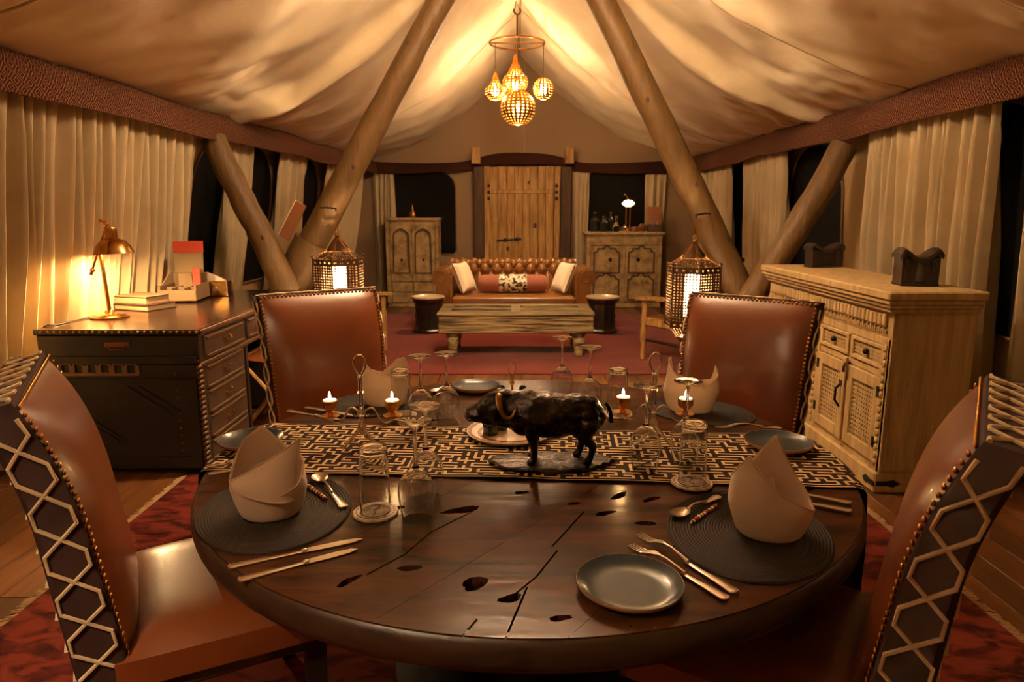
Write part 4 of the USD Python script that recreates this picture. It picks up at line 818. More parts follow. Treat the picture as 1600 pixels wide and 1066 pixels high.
t = thing('folding_stool', 'low folding wooden stool with crossed legs tucked into the kneehole of the dark desk', 'stool', (-1.66, 4.735, 0))
for y in (-.17, .17):
    for s in (-1, 1): part(t, 'leg', tube([(s*-.20, y+s*.012, .018), (s*.20, y+s*.012, .50)], .016, 8), 'olddoor')
for s in (-1, 1): part(t, 'rail', tube([(s*.20, -.20, .505), (s*.20, .20, .505)], .016, 8), 'olddoor')
U, V_ = np.meshgrid(np.linspace(-1, 1, 13), np.linspace(-1, 1, 5), indexing='ij'); S_ = np.stack([U*.205, V_*.165, .515-.035*(1-U**2)], -1); part(t, 'sling', cat(grid(S_), grid(S_-[0, 0, .006])), 'leather', 'leather sling seat', smooth=True)

# ================================================================ LIMED SIDEBOARD (right wall)
t = thing('sideboard', 'limed carved wooden sideboard with lattice doors on the right', 'sideboard', (1.965, 4.335, 0), -math.pi/2); hw, D = .86, .44   # front at y=0, facing -y
part(t, 'plinth', bx(-hw, hw, -.012, D, .0, .115, .008), 'limed', smooth=False)
part(t, 'carcass', cat(bx(-hw+.012, hw-.012, .03, D, .115, 1.00, .004), bx(hw-.03, hw-.004, .004, D, .115, 1.0, .004), bx(-hw+.004, -hw+.03, .004, D, .115, 1.0, .004)), 'limed', smooth=False)
for k, (o, z0, z1) in enumerate(((.012, .985, 1.008), (.026, 1.009, 1.030), (.040, 1.031, 1.052))): part(t, 'moulding', bx(-hw-o, hw+o, -o-.012, D, z0, z1, .007), 'limed')
part(t, 'top', bx(-hw-.05, hw+.05, -.062, D+.01, 1.053, 1.10, .008), 'limed', smooth=False)
part(t, 'frieze', bx(-hw+.03, hw-.03, .010, .032, .845, .985, .003), 'limed', smooth=False)
for k in range(38): part(t, 'dentil', bx(-hw+.05+k*.0425, -hw+.083+k*.0425, -.010, .012, .905, .968, .006), 'limed', smooth=False)
part(t, 'carved_border', [bx(-hw+.05+k*.0213, -hw+.062+k*.0213, -.002, .012, .862, .897-.012*(k % 2), .003) for k in range(76)], 'limed', 'small carved border under the frieze', kind='stuff')
for x in (-hw+.05, 0, hw-.05): 
    part(t, 'stile', bx(x-.05, x+.05, .004, .032, .115, .845, .004), 'limed', smooth=False)
    part(t, 'rosettes', [ball(.019, (x, .002, z), (1, .5, 1.1), 1) for z in np.arange(.16, .83, .042)], 'limed', 'carved rosette strip', kind='stuff')
for c in (-.43, .43):
    part(t, 'rail', bx(c-.385, c+.385, .012, .032, .80, .845, .004), 'limed', smooth=False); part(t, 'rail', bx(c-.385, c+.385, .012, .032, .625, .665, .004), 'limed', smooth=False); part(t, 'rail', bx(c-.385, c+.385, .012, .032, .115, .155, .004), 'limed', smooth=False)
    for s in (-1, 1):
        x0, x1 = (c-.375, c-.012) if s < 0 else (c+.012, c+.375)
        d = part(t, 'drawer', cat([bx(a, b, .0, .03, p, q, .003) for a, b, p, q in ((x0, x1, .672, .692), (x0, x1, .778, .798), (x0, x0+.03, .69, .78), (x1-.03, x1, .69, .78))]+[bx(x0, x1, .026, .032, .672, .798, .001)]), 'limed', smooth=False)
        X, Z = np.meshgrid(np.linspace(x0+.03, x1-.03, 15), np.linspace(.692, .778, 5), indexing='ij'); part(d, 'lattice', cat(perf(np.stack([X, X*0+.012, Z], -1), .62), perf(np.stack([X, X*0+.019, Z], -1), .62)), 'limed', smooth=False); part(d, 'knob', mv(ball(.017, (0, 0, 0)), ((x0+x1)/2, -.002, .735)), 'iron')
        part(d, 'lattice_back', bx(x0+.03, x1-.03, .0235, .0255, .692, .778, .0005), 'recess')
        d = part(t, 'door', cat([bx(a, b, -.004, .03, p, q, .004) for a, b, p, q in ((x0, x1, .158, .225), (x0, x1, .555, .622), (x0, x0+.065, .22, .56), (x1-.065, x1, .22, .56))]+[bx(x0, x1, .027, .032, .158, .622, .001)]), 'limed', smooth=False)
        X, Z = np.meshgrid(np.linspace(x0+.065, x1-.065, 10), np.linspace(.225, .555, 14), indexing='ij'); X2 = X+.0*Z; part(d, 'lattice', cat(perf(np.stack([X2, X*0+.006, Z], -1), .66), perf(np.stack([X2, X*0+.016, Z], -1), .66)), 'limed', smooth=False)
        part(d, 'lattice_back', bx(x0+.065, x1-.065, .0225, .0255, .225, .555, .0005), 'recess'); 
        xe = x0+.012 if s < 0 else x1-.012
        for z in (.24, .52): part(d, 'hinge', bx(xe-.012, xe+.012, -.010, -.004, z, z+.06, .002), 'iron')
    part(t, 'cover_strip', bx(c-.022, c+.022, -.022, -.004, .165, .665, .006), 'limed'); part(t, 'latch', cat(tube([(c-.012, -.022, .50), (c-.012, -.05, .47), (c-.012, -.05, .40), (c-.012, -.022, .36)], .007, 6), bx(c-.03, c+.006, -.026, -.022, .49, .52, .002), tube([(c+.02, -.024, .63), (c+.03, -.035, .61), (c+.03, -.035, .58)], .008, 6)), 'iron', 'dark iron latch and ring')
part(t, 'corner_bracket', cat(mv(up(extr(Polygon([(0, -.012), (.05, -.012), (.09, -.02), (.13, 0), (.09, .02), (.05, .012), (0, .012)]), .006)), (hw, .0, .055), rz=math.pi/2), mv(up(extr(Polygon([(0, -.012), (-.05, -.012), (-.09, -.02), (-.12, 0), (-.09, .02), (-.05, .012), (0, .012)]), .006)), (hw+.004, -.0125, .055))), 'iron', 'pointed iron corner bracket')
part(t, 'side_panel', bx(hw-.006, hw+.002, .03, D-.02, .125, .975, .003), 'limed')
# headrests
def headrest(label, loc, rz, s, w):
    t = thing('headrest', label, 'wooden headrest', loc, rz); U, W_ = np.meshgrid(np.linspace(-1, 1, 25), np.linspace(-1, 1, 9), indexing='ij'); X = U*.145*s*w; zt = (.162+.048*np.sin(np.clip(np.abs(U)*1.15, 0, 1)*np.pi/2)**2.2-.012*(W_)**2-.16*np.clip(np.abs(U)-.8, 0, 1)**1.3*1.5)*s; Y = W_*.062*s
    top = np.stack([X, Y, zt], -1); bt = np.stack([X*.985, Y*.95, zt-.026*s], -1); e = lambda a, b: grid(np.stack([a, b], 1))
    part(t, 'saddle', cat(grid(top), (bt.reshape(-1, 3), grid(bt)[1][:, ::-1]), e(top[:, 0], bt[:, 0]), e(top[:, -1], bt[:, -1]), e(top[0], bt[0]), e(top[-1], bt[-1])), 'ebony', smooth=40)
    for sx in (-1, 1): part(t, 'leg', hull([(sx*(x)*s*w, y*s, z*s) for x, y, z in ((.128, .052, .158), (.128, -.052, .158), (.018, .05, .132), (.018, -.05, .132), (.124, .058, .014), (.124, -.058, .014), (.03, .052, .014), (.03, -.052, .014))]), 'ebony')
    part(t, 'foot_plate', bx(-.13*s*w, .13*s*w, -.062*s, .062*s, 0, .016*s, .006), 'ebony'); [part(t, 'carving', tube([(x*s*w, -.054*s, .03*s), (x*s*w, -.054*s, .14*s)], .005*s, 6), 'ebony') for x in (-.10, -.085, .085, .10)]
    return t
h = headrest('dark carved wooden headrest on the near end of the limed sideboard', (2.21, 3.74, 1.101), -.12, 1.0, .76)
headrest('smaller dark wooden headrest on the far end of the limed sideboard', (2.26, 4.98, 1.101), .2, .85, 1.1)

# ================================================================ LOUNGE
SX, SY = .022, 8.68
t = thing('chesterfield_sofa', 'tufted brown leather chesterfield sofa with rolled arms in front of the plank door', 'sofa', (SX, SY, 0)); hw = .80
part(t, 'base', bx(-hw-.02, hw+.02, .03, .92, .09, .28, .02), 'cognac'); part(t, 'seat_cushion', smooth(cat(bx(-hw+.005, hw-.005, -.0, .62, .265, .425, .05)), 0), 'cognac', smooth=60)
part(t, 'seat_piping', tube([(-hw+.03, -.004, .395), (0, -.006, .398), (hw-.03, -.004, .395)], .007, 6), 'cognac')
U, V_ = np.meshgrid(np.linspace(-1, 1, 145), np.linspace(0, 1, 56), indexing='ij')
def back_prof(v):
    p = catmull([(.60, .40), (.66, .52), (.70, .64), (.695, .74), (.715, .815), (.775, .84), (.84, .81), (.86, .74)], 60); return np.stack([np.interp(v, np.linspace(0, 1, 60), p[:, i]) for i in (0, 1)], -1)
bp = back_prof(V_); tn = np.gradient(bp, axis=1); tn /= np.linalg.norm(tn, axis=-1, keepdims=True); nrm = np.stack([-tn[..., 1], tn[..., 0]], -1)
A_, B_ = U*5.5+V_*2.6, U*5.5-V_*2.6; tf = (np.abs(np.sin(np.pi*A_))*np.abs(np.sin(np.pi*B_)))**.55; dep = .055*(tf-.35)*np.clip((1-V_)*5, 0, 1)
P = np.stack([U*(hw+.06), bp[..., 0]+nrm[..., 0]*dep, bp[..., 1]+nrm[..., 1]*dep], -1); part(t, 'tufted_back', grid(P), 'cognac', smooth=True)
part(t, 'back_panel', bx(-hw-.1, hw+.1, .80, .92, .1, .76, .03), 'cognac')
bt_ = []
for i in range(-12, 13):
    for k in range(0, 6):
        if (i+k) % 2: continue
        u_, v_ = i/11., k/5.2
        if abs(u_) > .97 or v_ > .8 or v_ < .1: continue
        q = back_prof(np.array([v_]))[0]; bt_.append(ball(.012, (u_*(hw+.06), q[0]-.004, q[1]+.004), sub=1))
part(t, 'buttons', bt_, 'cognac', kind='stuff')
for s in (-1, 1):
    sc = shapely.union_all([sbox(-.10, .09, .085, .66), Point(.035, .665).buffer(.105, 24)]).buffer(.01)
    m = mv(up(extr(sc, .86)), (0, .90, 0)); v, f = m; v = v.copy(); v[:, 0] = s*(v[:, 0]+hw+.10); part(t, 'arm', (v, f if s > 0 else f[:, ::-1]), 'cognac', smooth=40)
    q = np.linspace(0, 5.6, 40); sp = np.stack([s*(hw+.135+(.098-.012*q)*np.cos(q*s if False else q+1.2)), 0*q+.034, .665+(.098-.012*q)*np.sin(q+1.2)], 1); part(t, 'arm_scroll', cat(tube(sp, .011, 6), tube([(s*(hw+.02), .034, .11), (s*(hw+.015), .034, .6)], .008, 6), tube([(s*(hw+.178), .034, .11), (s*(hw+.178), .034, .56)], .008, 6)), 'cognac')
    for y in (.1, .82): part(t, 'bun_foot', lathe([(0, .012), (.03, .012), (.038, .05), (.03, .09), (0, .09)], 16, (s*(hw+.05), y, 0)), 'darkwood')
def pillow(n_, label, w_, h_, d, loc, rz, rx, m):
    U, V_ = np.meshgrid(np.linspace(-1, 1, 21), np.linspace(-1, 1, 21), indexing='ij'); e = np.clip((1-U**4)*(1-V_**4), 0, 1)**.55; k = 1-.07*(np.abs(U)*np.abs(V_))**0*(1-np.abs(U*V_))
    X, Z = U*w_/2*(.93+.07*np.abs(V_)**3), V_*h_/2*(.93+.07*np.abs(U)**3); t = thing(n_, label, 'cushion', loc, rz)
    R = lambda q: mv(q, (0, 0, 0), rx=rx)
    part(t, 'cover', cat(R(grid(np.stack([X, -d/2*e, Z], -1))), R(grid(np.stack([X, d/2*e, Z], -1)))), m, smooth=True); b_ = np.concatenate([np.stack([X, X*0, Z], -1)[:, 0], np.stack([X, X*0, Z], -1)[-1], np.stack([X, X*0, Z], -1)[::-1, -1], np.stack([X, X*0, Z], -1)[0, ::-1]])
    part(t, 'piping', R(tube(b_, .006, 6, cap=False)), 'hide', 'dark piped seam'); return t
pillow('scatter_cushion', 'pale square cushion leaning on the left arm of the sofa', .42, .42, .15, (SX-.655, SY+.33, .645), 1.22, -.38, 'cushion')
pillow('scatter_cushion', 'pale square cushion leaning on the right arm of the sofa', .42, .42, .15, (SX+.655, SY+.33, .645), -1.22, -.38, 'cushion')
t = thing('bolster_cushion', 'long terracotta bolster with a black and white printed band in the middle of the sofa', 'cushion', (SX-.01, SY+.44, .55)); bc = [(0, -.46), (.06, -.46), (.105, -.43), (.118, -.38), (.12, 0), (.118, .38), (.105, .43), (.06, .46), (0, .46)]
part(t, 'cover', mv(lathe(bc, 32), ry=math.pi/2), 'bolster', smooth=60); part(t, 'band', mv(lathe([(.1195, -.185), (.1235, -.18), (.1235, .18), (.1195, .185)], 32), ry=math.pi/2), 'zebra', 'printed animal hide band')

t = thing('coffee_table', 'low rustic coffee table made from an old weathered door in front of the sofa', 'coffee table', (.04, 7.26, .0032)); hw, hl, H = .80, .34, .475
part(t, 'apron', bx(-hw, hw, -hl, -hl+.07, .255, .44, .01), 'rustic', 'weathered front beam'); part(t, 'apron', bx(-hw, hw, hl-.07, hl, .255, .44, .01), 'rustic')
for s in (-1, 1): part(t, 'apron', bx(s*(hw-.035)-.035, s*(hw-.035)+.035, -hl+.07, hl-.07, .255, .44, .008), 'rustic')
for y0, y1 in ((-hl-.01, -hl+.10), (-.03, .05), (hl-.10, hl+.01)): part(t, 'top_rail', bx(-hw-.01, hw+.01, y0, y1, .441, H, .006), 'rustic')
for x0, x1 in ((-hw-.01, -hw+.12), (-.05, .05), (hw-.12, hw+.01)):
    for y0, y1 in ((-hl+.101, -.031), (.051, hl-.101)): part(t, 'top_stile', bx(x0, x1, y0, y1, .441, H-.002, .006), 'rustic')
for x0, x1 in ((-hw+.12, -.05), (.05, hw-.12)):
    for y0, y1 in ((-hl+.101, -.031), (.051, hl-.101)): part(t, 'panel', bx(x0+.004, x1-.004, y0+.003, y1-.003, .425, .452, .004), 'rustic', 'darker recessed panel')
for sx in (-1, 1):
    for sy in (-1, 1): part(t, 'leg', lathe([(0, 0), (.045, 0), (.05, .03), (.042, .06), (.06, .11), (.065, .17), (.05, .20), (.07, .225), (.075, .255), (0, .255)], 20, (sx*(hw-.14), sy*(hl-.09), .0105)), 'rustic', smooth=50)

def drum(label, loc):
    t = thing('drum_stool', label, 'side table', loc, 0, None); part(t, 'body', lathe([(0, .0), (.185, .0), (.19, .03), (.165, .05), (.158, .2), (.165, .36), (.19, .385), (.195, .42), (0, .42)], 8), 'ebony', smooth=False)
    for k in range(8):
        a = (k+.5)*math.pi/4; c = mv(up(extr(Point(0, .2).buffer(.045).difference(Point(0, .2).buffer(.03)).union(LineString([(0, .1), (0, .31)]).buffer(.008)).union(LineString([(-.05, .2), (.05, .2)]).buffer(.006)), .008)), (0, -.150, 0)); part(t, 'carving', mv(c, rz=a+math.pi/2), 'ebony')
    part(t, 'tray', lathe([(0, .428), (.185, .428), (.195, .445), (.205, .45), (.21, .44), (.195, .421), (0, .421)], 40), 'tray', 'pale round tray top', smooth=50); return t
drum('dark carved drum table with pale tray top left of the sofa', (-1.045, 8.44, .0138)); drum('dark carved drum table with pale tray top right of the sofa', (1.125, 8.43, .0138))

def armchair(label, loc, rz):
    t = thing('plantation_armchair', label, 'armchair', loc, rz)   # front = +y
    for s in (-1, 1):
        part(t, 'front_leg', lathe([(0, 0), (.022, 0), (.03, .05), (.024, .16), (.034, .20), (.036, .30), (.026, .33), (.034, .36), (.036, .42), (.024, .46), (.032, .54), (.03, .60), (0, .60)], 16, (s*.30, .27, .0)), 'olddoor', smooth=50)
        part(t, 'rear_leg', tube([(s*.27, -.30, .0), (s*.27, -.27, .3), (s*.27, -.30, .6), (s*.27, -.42, 1.0)], [.022, .026, .026, .02], 10), 'darkwood')
        U, V_ = np.meshgrid(np.linspace(0, 1, 14), np.linspace(-1, 1, 5), indexing='ij'); part(t, 'arm', cat([hull([(s*(.30+dx*w_), y, .605+dz+.02*math.cos(y*5)) for y, w_ in ((y0, w0), (y1, w1)) for dx in (-1, 1) for dz in (0, .03)]) for (y0, w0), (y1, w1) in zip(((.36, .05), (.30, .065), (.1, .055), (-.15, .035)), ((.30, .065), (.1, .055), (-.15, .035), (-.34, .025)))]), 'olddoor', smooth=40)
        part(t, 'side_rail', bx(s*.29-.022, s*.29+.022, -.28, .27, .35, .43, .01), 'olddoor'); part(t, 'stretcher', tube([(s*.29, -.28, .2), (s*.29, .27, .2)], .015, 8), 'darkwood')
    U, V_ = np.meshgrid(np.linspace(-1, 1, 15), np.linspace(0, 1, 24), indexing='ij'); pr = catmull([(.30, .40), (.29, .445), (.1, .41), (-.12, .36), (-.24, .42), (-.36, .75), (-.44, 1.02)], 24)
    S_ = np.stack([U*.265, np.broadcast_to(pr[None, :, 0], U.shape), np.broadcast_to(pr[None, :, 1], U.shape)-.02*(1-U**2)], -1); part(t, 'sling', cat(grid(S_), grid(S_-[0, 0, .014])), 'cognac', 'brown leather sling seat', smooth=True); part(t, 'front_rail', bx(-.28, .28, .25, .29, .35, .43, .01), 'olddoor'); part(t, 'top_rail', tube([(-.29, -.43, 1.02), (0, -.45, 1.04), (.29, -.43, 1.02)], .025, 10), 'darkwood'); return t
fr = math.atan2(.8, -.6)-math.pi/2
ac = armchair('colonial wooden armchair with leather sling seat behind the right leather chair', (1.74, 6.80, .0138), fr)
dup(ac, 'colonial wooden armchair partly hidden behind the left leather chair', (-1.78, 7.22, .0138), math.atan2(.8, .6)-math.pi/2)
# ================================================================ BACK WALL: door, cabinets, bar
t = thing('plank_door', 'old weathered plank door in a rough timber frame in the middle of the back wall', 'door', (.17, 11.26, 0))
r = np.random.default_rng(3); xs_ = [-.53, -.40, -.25, -.13, .0, .115, .25, .37, .50]
for a, b in zip(xs_[:-1], xs_[1:]): part(t, 'plank', bx(a+.003, b-.003, -.035-.008*r.random(), .0, .02, 2.19+.02*r.random(), .006), 'olddoor', smooth=False)
for s, nm in ((-1, 'jamb'), (1, 'jamb')): part(t, nm, mv(up(extr(Polygon([(0, .0), (.085, 0), (.09, .5), (.075, .8), (.088, 1.2), (.078, 1.7), (.09, 2.2), (0, 2.2)]), .06)), (-.615 if s < 0 else .515, -.0, 0)), 'olddoor')
for s in (-1, 1):
    part(t, 'post', bx(s*.70-.085, s*.70+.085, -.07, .03, .0, 2.20, .012), 'olddark', 'dark rough frame post'); part(t, 'corbel', bx(s*.74-.07, s*.74+.07, -.17, .03, 2.235, 2.48, .012), 'olddoor', 'sawn beam end above the frame')
part(t, 'ledge', bx(-.52, .50, -.055, -.036, 1.78, 1.84, .004), 'olddoor'); part(t, 'ledge', bx(-.52, .50, -.055, -.036, .35, .45, .004), 'olddoor')
part(t, 'bolt', cat(tube([(-.42, -.05, 1.03), (-.02, -.05, 1.055)], .014, 8), bx(-.30, -.26, -.065, -.04, 1.01, 1.07), bx(-.12, -.08, -.065, -.04, 1.02, 1.08)), 'iron', 'iron slide bolt')
part(t, 'hinge', cat([ball(.022, (s*.545, -.07, z), (1, .5, 1.4), 1) for s in (-1, 1) for z in (.35, .45, 1.70, 1.80, 1.90)]), 'iron'); part(t, 'knot', cat(ball(.03, (.20, -.04, 1.27), (1, .3, 1.5)), ball(.025, (-.24, -.04, .90), (1, .3, 1.4)), ball(.02, (.1, -.04, 1.95), (1, .3, 1.2))), 'knot', kind='stuff')

def arch(w_, h_, cusps=3):
    p = []; R_ = w_/2
    for a in np.linspace(0, np.pi, 31): p.append((R_*math.cos(a)*(1-.07*abs(math.cos(a*cusps))), h_-R_+R_*1.15*math.sin(a)*(1-.07*abs(math.cos(a*cusps)))))
    return Polygon([(R_, 0)]+p+[(-R_, 0)])
t = thing('carved_cabinet', 'tall weathered cabinet with two arched carved doors in the back left corner', 'cabinet', (-1.555, 10.72, 0)); hw = .41
part(t, 'carcass', bx(-hw, hw, .03, .42, .06, 1.36, .006), 'limedfar', smooth=False); part(t, 'top', bx(-hw-.02, hw+.02, -.01, .43, 1.361, 1.40, .006), 'limedfar', smooth=False); part(t, 'plinth', bx(-hw, hw, .02, .42, .003, .06, .006), 'limedfar')
for s in (-1, 1):
    c = s*.17; fr_ = sbox(c-.165, .42, c+.165, 1.33).difference(mv_ := shapely.affinity.translate(arch(.25, .66), c, .55)); d = part(t, 'door', mv(up(extr(fr_, .03)), (0, .03, 0)), 'limedfar', smooth=False); part(d, 'arch_panel', bx(c-.13, c+.13, .024, .033, .5, 1.25, .002), 'limedfar'); part(d, 'arch_moulding', mv(up(extr(mv_.buffer(.012).difference(mv_.buffer(-.006)), .018)), (0, .004, 0)), 'dark_outline'); part(d, 'ring_pull', ball(.02, (c-.0, .01, .75), (1, .6, 1)), 'iron')
    part(t, 'drawer', bx(c-.16, c+.16, .0, .03, .25, .40, .006), 'limedfar'); part(t, 'panel', bx(c-.16, c+.16, .005, .03, .08, .23, .006), 'limedfar'); part(t, 'stile', bx(s*.385-.025, s*.385+.025, .0, .03, .06, 1.36, .005), 'limedfar')
t = thing('decanter', 'slender bottle standing alone on the tall carved cabinet', 'bottle', (-1.56, 10.9, 1.401)); part(t, 'body', lathe([(0, 0), (.05, 0), (.055, .03), (.05, .07), (.022, .10), (.012, .16), (.014, .175), (0, .176)], 20), 'brass', smooth=50); part(t, 'stopper', ball(.016, (0, 0, .19)), 'brass')

t = thing('bar_cabinet', 'weathered low cabinet with carved panels under the bar window', 'cabinet', (1.745, 10.68, 0)); hw = .585
part(t, 'carcass', bx(-hw, hw, .03, .45, .07, 1.12, .006), 'limedfar', smooth=False); part(t, 'top', bx(-hw-.035, hw+.035, -.03, .46, 1.145, 1.185, .006), 'limed'); part(t, 'moulding', bx(-hw-.015, hw+.015, -.005, .455, 1.121, 1.144, .006), 'limedfar'); part(t, 'plinth', bx(-hw-.01, hw+.01, .01, .45, .003, .07, .008), 'limedfar'); part(t, 'frieze', bx(-hw, hw, .012, .032, .98, 1.12, .004), 'limedfar')
for s in (-1, 1):
    part(t, 'stile', bx(s*(hw-.03)-.03, s*(hw-.03)+.03, .0, .03, .07, .98, .005), 'limedfar'); c = s*.27
    d = part(t, 'door', bx(c-.245, c+.245, .008, .03, .1, .96, .004), 'limedfar')
    for z0 in (.56, .14):
        o = sbox(-.19, 0, .19, .36); o = o.difference(Point(-.19, .36).buffer(.06)).difference(Point(.19, .36).buffer(.06)).union(Point(0, .36).buffer(.04)); o = shapely.affinity.translate(o, c, z0)
        part(d, 'carved_panel', mv(up(extr(o.buffer(.02).difference(o.buffer(-.004)), .012)), (0, .008, 0)), 'dark_outline', smooth=False); part(d, 'panel_ground', mv(up(extr(o.buffer(-.02), .006)), (0, .009, 0)), 'recess' if False else 'limedfar', smooth=False)
    part(d, 'ring_pull', ball(.026, (c-s*.05, -.006, .76), (1, .5, 1.1)), 'iron')
    part(t, 'stile', bx(-.022, .022, .004, .03, .07, .98, .005), 'limedfar') if s < 0 else None
BZ = 1.186; BY = 10.78
t = thing('bar_lamp', 'brass picture lamp with a glowing glass shade on the bar cabinet', 'lamp', (1.81, BY+.05, BZ)); part(t, 'base', lathe([(0, 0), (.07, 0), (.072, .012), (.03, .025), (.02, .05), (0, .05)], 24), 'brass', smooth=50)
for s in (-1, 1): part(t, 'column', cyl((s*.03, 0, .03), (s*.03, 0, .37), .011), 'brass')
part(t, 'shade', lathe([(.105, .43), (.07, .40), (.035, .38), (.033, .382), (.068, .403), (.10, .433), (.06, .475), (.03, .485), (.028, .482)], 32), 'frosted', 'glowing white glass shade', smooth=50); part(t, 'bulb', ball(.028, (0, 0, .428)), 'bulb_bar', 'lit bulb'); part(t, 'hook', tube([(0, 0, .485), (-.02, 0, .53), (-.06, 0, .58), (-.07, 0, .55)], .008, 8), 'brass')
def bottle(label, x, y, r_, h_, m='bottle'):
    t = thing('bar_bottle', label, 'bottle', (x, y, BZ), 0, None); part(t, 'body', lathe([(0, 0), (r_, 0), (r_, h_*.55), (r_*.9, h_*.64), (r_*.36, h_*.76), (r_*.34, h_*.95), (0, h_*.95)], 20), m, smooth=45); part(t, 'cap', lathe([(r_*.38, h_*.93), (r_*.38, h_), (0, h_)], 16), 'brass')
bottle('squat dark bottle at the left end of the bar cabinet', 1.30, BY+.08, .075, .30); bottle('dark square shouldered bottle second from the left on the bar', 1.415, BY-.04, .05, .24); bottle('black bottle left of the brass bar lamp, tallest of the group', 1.55, BY+.11, .05, .30); bottle('dark bottle beside the crystal decanter on the bar', 1.468, BY+.06, .042, .22)
t = thing('crystal_decanter', 'clear decanter with round stopper left of the bar lamp', 'decanter', (1.615, BY-.05, BZ)); part(t, 'body', lathe([(0, 0), (.055, 0), (.06, .06), (.05, .11), (.018, .15), (.02, .19), (0, .19)], 20), 'glass', smooth=40); part(t, 'stopper', ball(.026, (0, 0, .215)), 'glass')
t = thing('sugar_bowl', 'silver lidded bowl just left of the bar lamp foot', 'bowl', (1.735, BY-.09, BZ)); part(t, 'bowl', lathe([(0, 0), (.035, 0), (.03, .012), (.055, .04), (.06, .07), (.055, .075), (0, .09)], 24), 'silver', smooth=50); part(t, 'knob', ball(.012, (0, 0, .10)), 'silver')
t = thing('wicker_bowl', 'small tan bowl just right of the bar lamp foot', 'bowl', (1.905, BY-.05, BZ)); part(t, 'bowl', lathe([(0, 0), (.04, 0), (.058, .03), (.062, .07), (.056, .07), (.05, .03), (0, .012)], 24), 'tanbook', smooth=50); part(t, 'rim', lathe([(.056, .066), (.065, .07), (.063, .078), (.055, .074)], 24), 'brass')
def glass_(label, x, y, h_):
    t = thing('shot_glass', label, 'glass', (x, y, BZ), 0, 'small glasses on the bar'); part(t, 'wall', lathe([(0, .012), (.022, .013), (.025, h_), (.028, h_), (.025, .004), (.02, 0), (0, 0)], 20), 'glass', smooth=40); part(t, 'base', lathe([(.0, .001), (.018, .001), (.0, .011)], 16), 'glass')
glass_('small clear glass right of the tan bowl on the bar, left of two', 1.975, BY-.09, .10); glass_('small clear glass beside the clay pot on the bar, right of two', 2.03, BY-.06, .12)
t = thing('clay_pot', 'round orange brown pot near the right end of the bar', 'pot', (2.05, BY+.08, BZ)); part(t, 'body', lathe([(0, 0), (.04, 0), (.065, .05), (.055, .10), (.04, .115), (.034, .11), (0, .1)], 24), 'copper', smooth=50); part(t, 'rim', lathe([(.034, .11), (.045, .113), (.045, .122), (.034, .12)], 24), 'copper')
t = thing('bar_box', 'dark wooden box with its lid standing open at the right end of the bar', 'box', (2.235, BY+.06, BZ), -.1); part(t, 'box', cat(bx(-.11, .11, -.10, -.09, 0, .11), bx(-.11, .11, .09, .10, 0, .11), bx(-.11, -.10, -.09, .09, 0, .11), bx(.10, .11, -.09, .09, 0, .11), bx(-.11, .11, -.1, .1, 0, .012)), 'olddark', smooth=False); part(t, 'lid', mv(bx(-.11, .11, -.012, .0, 0, .28, .004), (0, .10, .112), rx=-.25), 'copper', smooth=False); part(t, 'hinge', cyl((-.08, .104, .112), (.08, .104, .112), .006, n=8), 'brass')
for i, x in enumerate((-.03, .03)): part(t, 'bottle_neck', lathe([(0, .012), (.02, .012), (.02, .1), (.009, .13), (.01, .17), (0, .172)], 12, (x, -.03, 0)), 'silver', smooth=40)

